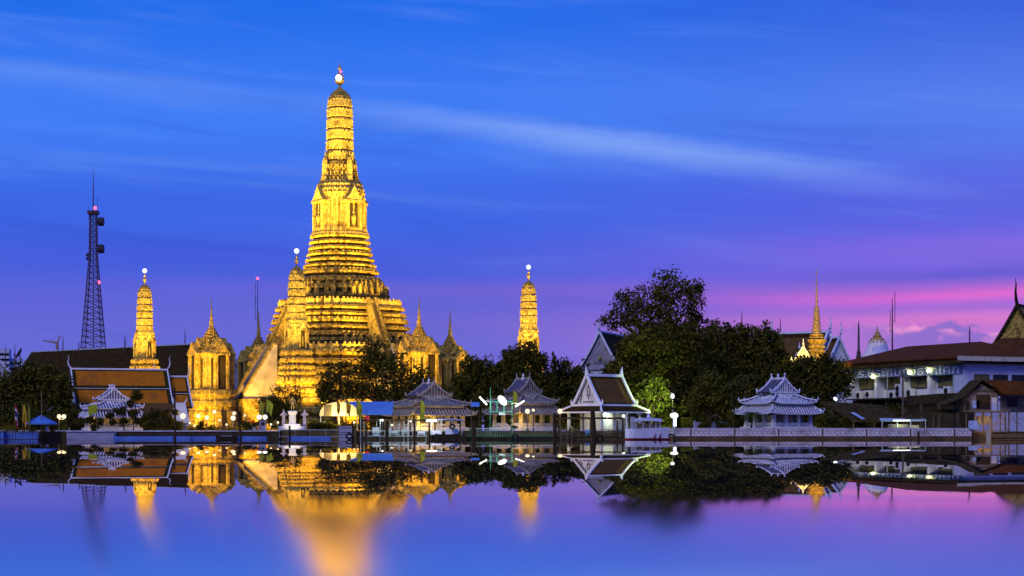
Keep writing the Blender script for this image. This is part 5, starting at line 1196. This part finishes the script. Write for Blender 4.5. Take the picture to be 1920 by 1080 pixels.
mb = MB(); mb.box((0, -.2, .4), (1.2, .6, .8)); mb.build('counter', 'cream_wall', fs)
bx = thing('pier_box', 'grey slatted box wall at the left end of the floating pier', 'pier box', W(648, 824.5, 282)); u = S(282)
mb = MB(); mb.box((0, 0, .95), (24*u, 1.4, 2.1)); mb.build('body', 'grey_conc', bx)
mb = MB()
for z in (.35, .75, 1.1, 1.75): mb.box((0, -.72, z), (24*u, .05, .07))
mb.build('slat', 'steel_dark', bx)
rl = thing('red_lantern', 'round red lantern hanging at the left of the floating pier', 'lantern', W(688, 784, 281)); mb = MB(); mb.ball((0, 0, 0), .36, 14); mb.build('globe', 'red_cloth', rl); mb = MB(); mb.tube([(0, 0, .3), (0, 0, 1.6)], .03, 4); mb.tube([(0, 0, -3.2), (0, 0, -.3)], .04, 4); mb.build('stem', 'steel_dark', rl)

def railing(name, label, X0, X1, Yt, Yb, d, m, step, cat='railing', rails=2, post=None, r=.03, toprail=None):
    u = S(d); t = thing(name, label, cat, W((X0+X1)/2, Yb, d)); L = (X1-X0)*u; H = (Yb-Yt)*u
    mb = MB(); n = int(L/step)
    for i in range(n+1): mb.tube([(-L/2+L*i/n, 0, 0), (-L/2+L*i/n, 0, H)], r, 4)
    mb.build('baluster_row', m, t)
    mb = MB(); mb.tube([(-L/2, 0, H), (L/2, 0, H)], .06, 4); mb.build('top_rail', toprail or m, t)
    if rails > 1: mb = MB(); mb.tube([(-L/2, 0, H*.12), (L/2, 0, H*.12)], .05, 4); mb.build('bottom_rail', m, t)
    return t
railing('railing', 'dark picket railing below the blue umbrella', -10, 122, 809, 828, 284, 'dark_wood', .42, r=.04)
railing('railing', 'green picket railing with a bright top rail along the landing pier', 868, 1040, 803.5, 819, 280.5, 'green_paint', .36, toprail='steel_pale', r=.04)
railing('railing', 'thin railing on the mossy quay below the statue', 524, 640, 806, 820, 286, 'steel_pale', 1.9)
railing('railing', 'grey rail along the floating pier left part', 690, 868, 808, 819, 280.2, 'steel_pale', .8, r=.035)
railing('railing', 'rail of the floating pier before the white gabled hall', 1042, 1172, 806, 819, 280.8, 'grey_wood', 1.1, r=.04)
def pontoon(label, X0, X1, d, z, m, roofY=None, name='floating_pier'):
    u = S(d); t = thing(name, label, 'pier', W((X0+X1)/2, 824, d)); L = (X1-X0)*u
    mb = MB(); mb.box((0, 0, z/2-.05), (L, 5.0, z)); mb.build('hull', m, t); mb = MB(); mb.box((0, 0, z+.03), (L+.2, 5.2, .09)); mb.build('deck', 'grey_wood', t)
    if roofY:
        hr = (824-roofY)*u; n = max(2, int(L/3.4))
        for i in range(n+1):
            x = -L/2+.2+(L-.4)*i/n; mb = MB(); mb.tube([(x, -2.2, z), (x, -2.2, hr)], .1, 6); mb.build('post', 'dark_wood', t)
        mb = MB(); mb.box((0, -2.2, hr+.1), (L, .2, .25)); mb.box((0, 2.2, hr+.1), (L, .2, .25)); mb.build('beam', 'dark_wood', t)
    return t
pontoon('long low floating pier crowded with rails in front of the grey pavilion', 674, 866, 283.5, .42, 'quay', 789)
pontoon('floating landing pier under the green railing', 866, 1042, 283.5, .5, 'quay')
pontoon('roofed floating pier in front of the white gabled hall', 1044, 1168, 283.5, .45, 'quay', 785.5)
cb_ = thing('longtail_ferry', 'boat with a curved grey awning and a bright lamp, moored at the floating pier', 'boat', W(838, 824, 279)); u = S(279)
mb = MB(); R_ = []
for k in range(11):
    x = (-36+72*k/10)*u; w_ = .9*(1-abs(k/5-1)**3)+.05; zt = .75+.5*abs(k/5-1)**3
    R_.append([(x, -w_, zt), (x, -w_*.55, -.15), (x, w_*.55, -.15), (x, w_, zt), (x, w_*.8, zt-.08), (x, -w_*.8, zt-.08)])
mb.rings(R_); mb.build('hull', 'quay', cb_)
mb = MB(); mb.slab([[(x*u, y, (824-784.5)*u-.2*abs(x/34)**2-.12*abs(y)) for y in (-1, -.5, 0, .5, 1)] for x in (-33, -20, -8, 8, 20, 33)], .12); mb.build('awning', 'grey_conc', cb_)
for x in (-28, -10, 10, 28): mb = MB(); mb.tube([(x*u, -.8, .6), (x*u, -.8, (824-787)*u)], .05, 5); mb.build('post', 'steel_pale', cb_)
mb = MB(); mb.box((-28*u, -.95, (824-788.8)*u), (1.5, .35, .34)); mb.build('lamp', 'tube_white', cb_); point(W(812, 791, 277.4), 220, (.9, 1, .95))
mb = MB(); mb.box((-20*u, -.3, 1.0), (1.6, .8, .6)); mb.box((6*u, -.3, 1.15), (1.3, .8, .9)); mb.build('seat', 'boat_white', cb_)
mb = MB(); mb.box((18*u, -.6, 1.2), (.5, .4, .7)); mb.build('crate', 'blue_canvas', cb_)
pbx = thing('white_cabinet', 'pale cabinet standing on the left part of the floating pier', 'cabinet', W(705, 819, 281)); mb = MB(); mb.box((0, 0, .75), (.95, .6, 1.15)); mb.build('body', 'steel_pale', pbx); mb = MB(); mb.box((0, 0, 1.36), (1.0, .66, .06)); mb.tube([(.1, 0, 1.3), (.1, 0, 2.3)], .04, 4); mb.build('top', 'steel_pale', pbx)
for i, (X, w_, h_, m_, lab, nm) in enumerate(((738, 1.3, .75, 'steel_pale', 'pale bench frame on the floating pier near the cabinet', 'bench'), (761, 1.0, .9, 'steel_pale', 'bench frame before the yellow lit columns', 'bench'), (790, 1.1, .7, 'boat_white', 'pale bench behind the narrow lime flag', 'bench'), (1078, 1.6, 1.1, 'dark_wood', 'dark timber stand right of the thick pier post', 'bench'), (1105, 1.2, .8, 'blue_canvas', 'bluish seat row left of the thickest post', 'bench'), (1140, 1.4, .7, 'grey_wood', 'grey bench right of the thickest post', 'bench'))):
    t = thing(nm, lab, 'bench', W(X, 819, 281.8), 0, 'benches on the floating pier'); mb = MB(); mb.box((0, 0, h_*.55), (w_, .5, .08)); mb.build('seat', m_, t); mb = MB(); mb.box((0, .22, h_*.95), (w_, .06, h_*.45)); mb.build('backrest', m_, t)
    for x in (-w_*.44, w_*.44): mb = MB(); mb.box((x, 0, h_*.5), (.08, .44, h_)); mb.build('leg', m_, t)
ld = thing('ladder_stand', 'dark timber gangway ladder beside the thick pier post', 'ladder', W(1062, 824, 279)); u = S(279)
mb = MB()
for x in (-.8, .1, .75): mb.tube([(x, 0, -.2), (x, 0, 1.9)], .07, 5)
mb.build('stile', 'grey_wood', ld); mb = MB()
for z in (.3, .75, 1.2, 1.65): mb.box((-.05, 0, z), (1.7, .1, .08))
mb.build('rung', 'grey_wood', ld); mb = MB(); mb.box((.75, .3, .9), (.7, .3, 1.7)); mb.build('panel', 'dark_wood', ld)
for X, Y, r, lab in ((1125, 821, .42, 'black tyre fender right of the thickest post'), (1259, 821, .5, 'black tyre fender at the stern of the white ferry'), (966, 820, .42, 'black tyre fender on the green railed landing'), (848, 800, .32, 'round dark buoy hung on the awning boat'), (655, 818, .4, 'black tyre fender on the grey pier box')):
    t = thing('tyre_fender', lab, 'tyre', W(X, Y, 278.5 if X != 848 else 277.8), 0, 'tyre fenders'); mb = MB(); n = 16; rs = []
    for k in range(n+1):
        a = 2*math.pi*k/n; rs.append([(math.cos(a)*(r+.13*math.cos(b)), .13*math.sin(b), math.sin(a)*(r+.13*math.cos(b))) for b in [2*math.pi*j/8 for j in range(8)]])
    mb.rings(rs, False); mb.build('tread', 'rubber', t); mb = MB(); mb.tube([(0, 0, r), (0, 0, r+.9)], .02, 4); mb.build('rope', 'grey_wood', t)
# white ferry
fy = thing('white_ferry', 'small white ferry with a flat canopy roof, moored left of the sea wall', 'boat', W(1213, 824, 278.8)); u = S(278.8)
mb = MB(); R_ = []
for k in range(11):
    x = (-41+80*k/10)*u; w_ = 1.25*(1-abs(min(0, k/4-1))**2.5)*.98+.05; zt = 1.5+(.28*k/10 if k > 3 else .05)
    R_.append([(x, -w_, zt), (x, -w_*.8, .12), (x, w_*.8, .12), (x, w_, zt)])
mb.rings(R_); mb.build('hull', 'boat_white', fy)
mb = MB(); R2 = [[(p[0]*1.003, p[1]*1.01*(.86 if i in (0, 3) else .8), z_) for i, (p, z_) in enumerate(zip(r, (.2, -.2, -.2, .2)))] for r in R_]; mb.rings(R2); mb.build('red_waterline', 'boat_red', fy)
mb = MB(); mb.slab([[(x*u, y, (824-783)*u-.05-.07*abs(y)-.10*abs(x/25)**3) for y in (-1.4, -.7, 0, .7, 1.4)] for x in (-25, -22, -8, 8, 22, 27)], .36); mb.build('canopy', 'boat_white', fy)
mb = MB(); mb.lathe([(.35, 0), (.2, .3), (.12, .65), (.02, .7)], 8, (3*u, 0, (824-783)*u)); mb.build('horn', 'boat_white', fy)
for x in (-21, -8, 5, 16, 24):
    for y in (-1.1, 1.1): mb = MB(); mb.tube([(x*u, y, 1.4), (x*u, y, (824-786)*u)], .06, 5); mb.build('post', 'boat_white', fy)
mb = MB(); mb.box((-27*u, 0, 2.0), (.5, 1.2, 2.6)); mb.build('engine_box', 'grey_conc', fy)
mb = MB(); mb.box((3*u, 0, 1.9), (3.4, 1.9, .8)); mb.build('cabin_seats', 'grey_wood', fy)
for x in (12, 22): mb = MB(); mb.tube([(x*u, -1.2, .2), (x*u+.25, -1.35, .95)], [.12, .03], 5); mb.build('fender_hook', 'boat_red', fy)

# ------------------------------------------------------------------ riverside shacks on the right
def leanto(name, label, pts, th, m, wallm=None, cat='roof', posts=()):
    t = thing(name, label, cat, pts[0]); o = Vector(pts[0]); t.location.z = GZ; o.z = GZ
    mb = MB(); p = [Vector(q)-o for q in pts]
    n = 6; g = [[p[0].lerp(p[1], j/n).lerp(p[3].lerp(p[2], j/n), i/6)+Vector((0, 0, .04*math.sin(i*9+j*5))) for j in range(n+1)] for i in range(7)]
    mb.slab([[tuple(v) for v in r] for r in g], th); rf = mb.build('roof_sheet', m, t)
    mb = MB()
    for i in range(9): a = p[0].lerp(p[1], (i+.5)/9); b = p[3].lerp(p[2], (i+.5)/9); mb.tube([(a+Vector((0, 0, .06)))[:], (b+Vector((0, 0, .06)))[:]], .05, 4)
    mb.build('seam', m, rf)
    for q in posts:
        v = Vector(q)-o; mb = MB(); mb.tube([(v.x, v.y, -.2), v[:]], .09, 6); mb.build('post', 'grey_wood', t)
    return t
leanto('lean_to_roof', 'big rusty lean-to roof left of the utility pole, with pale sheets', [W(1536, 752, 306), W(1660, 760, 305), W(1690, 790, 295), W(1598, 789, 294.5)], .12, 'rust_sheet', posts=[W(1600, 790, 294.8), W(1640, 790, 295), W(1685, 790, 295.4), W(1560, 770, 301)])
ps = thing('roof_sheet', 'pale blue sheet lying on the big rusty lean-to roof', 'roof sheet', W(1608, 780, 297.2)); o = Vector(ps.location)
mb = MB(); mb.slab([[tuple(W(1595, 775, 299)-o+Vector((0, -.1, .14))), tuple(W(1615, 787, 294.5)-o+Vector((0, -.1, .14)))], [tuple(W(1602, 775, 299)-o+Vector((0, -.1, .14))), tuple(W(1622, 787, 294.5)-o+Vector((0, -.1, .14)))]], .05); mb.build('sheet', 'stripe', ps)
leanto('lean_to_roof', 'long low brown lean-to roof below the school, right of the utility pole', [W(1690, 775, 303), W(1815, 764, 302), W(1830, 768, 293), W(1697, 783, 294)], .12, 'rust_sheet', posts=[W(1700, 783, 294.4), W(1750, 778, 294), W(1800, 772, 294)])
leanto('lean_to_roof', 'dark lean-to roof under the school wall beside the shack gable', [W(1700, 742, 308), W(1805, 736, 307), W(1795, 752, 299), W(1690, 760, 300)], .12, 'dark_tile', posts=[W(1700, 758, 300.5), W(1790, 752, 299.5)])
yd = thing('market_stall', 'greenish lit market stall behind the white sea wall', 'stall', W(1690, 807, 294)); u = S(294)
mb = MB(); mb.slab([[(x*u, -1.0, (807-789)*u+.06*x/45), (x*u, .6, (807-784)*u)] for x in (-40, 0, 45)], .08); mb.build('roof', 'steel_pale', yd)
for x in (-38, -10, 15, 43): mb = MB(); mb.tube([(x*u, -.9, -.3), (x*u, -.9, (807-789)*u)], .07, 5); mb.build('post', 'steel_pale', yd)
mb = MB(); mb.box((-8*u, -.6, .5), (3.0, .5, .9)); mb.box((22*u, -.4, .4), (1.6, .5, .8)); mb.build('counter', 'shack_wall', yd)
mb = MB(); mb.box((-2*u, -1.05, (807-788.5)*u), (2.6, .08, .2)); mb.build('lamp_strip', 'tube_white', yd); MATS['tube_white']
point(W(1688, 796, 292.5), 50, (.8, 1, .5), .3); point(W(1720, 797, 292.5), 40, (.85, 1, .6), .3); point(W(1605, 798, 293), 60, (1, .7, .4), .3)
yl = thing('yard_lamp', 'small white lamp head above the big rusty lean-to roof', 'lamp', W(1566, 775, 301)); u = S(301)
mb = MB(); mb.tube([(0, 0, -2), (0, 0, (775-746)*u), (-.3, 0, (775-744)*u)], .06, 5); mb.build('post', 'steel_dark', yl); mb = MB(); s = MB(); s.ball((0, 0, 0), .34, 12, .7); mb.add(s.v, s.f, Matrix.Translation((0, -.2, (775-748)*u)) @ Matrix.Rotation(R(35), 4, 'Y')); mb.build('lamp_head', 'tube_white', yl)
# gabled shack on stilts
sh = thing('stilt_house', 'weathered gabled wooden house on stilts at the right edge', 'house', W(1838, 826, 291.5)); u = S(291.5); sh.location.z = 0
ZF, ZA, ZE = (824-770)*u, (824-711)*u, (824-738)*u
mb = MB(); xL, xR, xA = -31*u, 34*u, 2*u
mb.prism([(-29*u, ZF), (33*u, ZF), (33*u, ZE), (xA, ZA-.7), (-29*u, ZF+1.8)], 'y', 0, 6.5); wl_ = mb.build('wall', 'shack_wall', sh)
mb = MB(); mb.box((14*u-.7, -.03, ZF+1.3), (2.1, .08, 2.2)); d_ = mb.build('door', 'dark_wood', sh)
mb = MB(); mb.box((-24*u, -.03, ZF+.8), (.65, .08, 1.4)); mb.build('window', 'dark_wood', sh)
mb = MB(); mb.box((-8*u, -.04, ZF+.95), (1.1, .06, 1.1)); mb.build('poster_board', 'stripe', sh)
mb = MB(); mb.box((26*u, -.05, ZF+.9), (.8, .1, 2.2)); mb.build('pale_panel', 'school_white', sh)
mb = MB(); mb.box((4*u, -.1, ZE+.5), (3.4, .3, .25)); mb.build('tie_beam', 'grey_wood', sh)
mb = MB()
mb.slab([[(xA, y, ZA), (-30*u, y, (824-742)*u), (-66*u, y, (824-757)*u)] for y in (-.9, 3, 7)], .14)
mb.slab([[(xA, y, ZA-.01), (40*u, y, (824-737)*u), (46*u, y, (824-740)*u)] for y in (-.9, 3, 7)], .14); r1 = mb.build('roof', 'rust_sheet', sh)
mb = MB(); mb.slab([[(xA+.5, -.5, ZA-.05), (xA+8.8, -.5, ZA-.5)], [(xA+2.8, -2.6, (824-739)*u), (xA+9.5, -2.6, (824-741)*u)]], .12)
for k in range(6): a = Vector((xA+.7+k*1.5, -.52, ZA+.02-.09*k)); b = Vector((xA+2.9+k*1.3, -2.6, (824-739)*u+.05)); mb.tube([a[:], b[:]], .05, 4)
mb.build('side_roof', 'rust_tile', sh)
mb = MB(); mb.box((8*u, 2.6, ZF-.12), (84*u, 7.4, .22)); mb.build('floor', 'grey_wood', sh)
for i, X in enumerate((-28, -12, 4, 20, 36, 52)):
    mb = MB(); mb.tube([(X*u+random.uniform(-.1, .1), -.5, -1), (X*u, -.5, ZF-.2)], .11, 6); mb.build('stilt', 'grey_wood', sh)
mb = MB()
for a, b in ((-12, 4), (20, 4), (20, 36), (52, 36)): mb.tube([(a*u, -.45, .9), (b*u, -.45, ZF-.3)], .07, 5)
for z in (1.4, 2.3): mb.tube([(-12*u, -.6, z), (52*u, -.6, z+.05)], .06, 5)
for i in range(6): mb.tube([(40*u+i*.35, -.7, ZF-.6+random.uniform(-.3, .3)), (44*u+i*.6, -.6, ZF-1.9+random.uniform(-.4, .3))], .05, 4)
mb.build('brace', 'bamboo', sh)
mb = MB(); mb.box((6*u, .6, 2.9), (2.6, .1, 1.3)); mb.build('back_panel', 'flank_plaster', sh)
point(W(1850, 800, 288.5), 130, (1, .62, .25), .3); point(W(1865, 790, 289), 90, (1, .62, .25), .3)
rs = thing('neighbour_shack', 'dim shack wall with a window cut by the right edge, under the sloping tin roof', 'house', W(1906, 807, 292.5)); u = S(292.5)
mb = MB(); mb.box((0, 0, (807-756)*u), (60*u, .3, 2.8)); mb.build('wall', 'shack_wall', rs); mb = MB(); mb.box((-8*u, -.17, (807-754)*u), (1.6, .06, 1.5)); mb.build('window', 'glass_dark', rs); mb = MB(); mb.box((6*u, -.2, (807-772)*u), (56*u, 1.0, .14)); mb.build('ledge', 'grey_wood', rs)
for x in (-22, 0, 20): mb = MB(); mb.tube([(x*u, -.2, -1.5), (x*u, -.2, (807-772)*u)], .1, 5); mb.build('stilt', 'grey_wood', rs)
bf = thing('bamboo_fence', 'weathered bamboo palisade in the water at the right edge', 'fence', W(1905, 828, 281.5)); bf.location.z = 0; u = S(281.5)
mb = MB(); n = 46
for i in range(n): x = (-44+88*i/n)*u; mb.tube([(x+random.uniform(-.03, .03), 0, -.6), (x+random.uniform(-.04, .04), 0, (824-809)*u+random.uniform(-.18, .15))], .062, 5)
mb.build('stake_row', 'bamboo', bf); mb = MB(); mb.tube([(-45*u, -.1, (824-811)*u), (45*u, -.1, (824-811)*u)], .07, 5); mb.tube([(-45*u, -.1, .25), (45*u, -.1, .25)], .07, 5); mb.build('rail', 'dark_wood', bf)
tp = thing('tarpaulin', 'light blue cloth hung to dry under the stilt house', 'cloth', W(1824, 798, 287.5)); u = S(287.5)
mb = MB(); mb.slab([[(x, -.1+.08*math.sin(x*7), .75-.06*abs(x)) , (x*1.2, -.2, .1), (x*1.35+.1, -.22, -.45-.2*math.cos(x*5))] for x in (-.6, -.3, 0, .3, .6)], .03); mb.build('sheet', 'stripe', tp); mb = MB(); mb.tube([(-1.1, 0, .8), (1.1, 0, .8)], .02, 4); mb.build('line', 'grey_wood', tp)
pt = thing('white_post', 'peeling white concrete post at the left end of the bamboo palisade', 'post', W(1853, 826, 281)); pt.location.z = 0; mb = MB(); mb.box((0, 0, .6), (.55, .5, 1.7)); mb.build('shaft', 'flank_plaster', pt); mb = MB(); mb.box((0, 0, 1.5), (.66, .6, .12)); mb.build('cap', 'flank_plaster', pt)
bw = thing('blue_barge', 'blue painted barge side behind the dark picket railing', 'boat', W(42, 824, 287)); u = S(287)
mb = MB(); mb.box((0, 0, .55), (60*u, 1.2, 1.0)); mb.build('hull', 'blue_hull_sky', bw); mb = MB(); mb.box((0, 0, 1.12), (62*u, 1.4, .12)); mb.build('gunwale', 'grey_conc', bw)
wb = thing('blue_barge', 'second blue hull cut by the left edge of the photograph', 'boat', W(-6, 824, 286)); mb = MB(); mb.box((0, 0, .6), (30*u, 1.2, 1.1)); mb.build('hull', 'blue_hull_sky', wb); mb = MB(); mb.box((0, 0, 1.22), (31*u, 1.4, .12)); mb.build('gunwale', 'grey_conc', wb)
bj = thing('white_drum', 'white water drum right of the blue umbrella pole', 'drum', W(88, 809, 287)); mb = MB(); mb.lathe([(.22, 0), (.24, .1), (.24, .75), (.2, .85), (.08, .9)], 12); mb.build('body', 'white_plaster', bj); mb = MB(); mb.lathe([(.1, .88), (.1, .98), (.02, 1.0)], 10); mb.build('lid', 'steel_dark', bj)
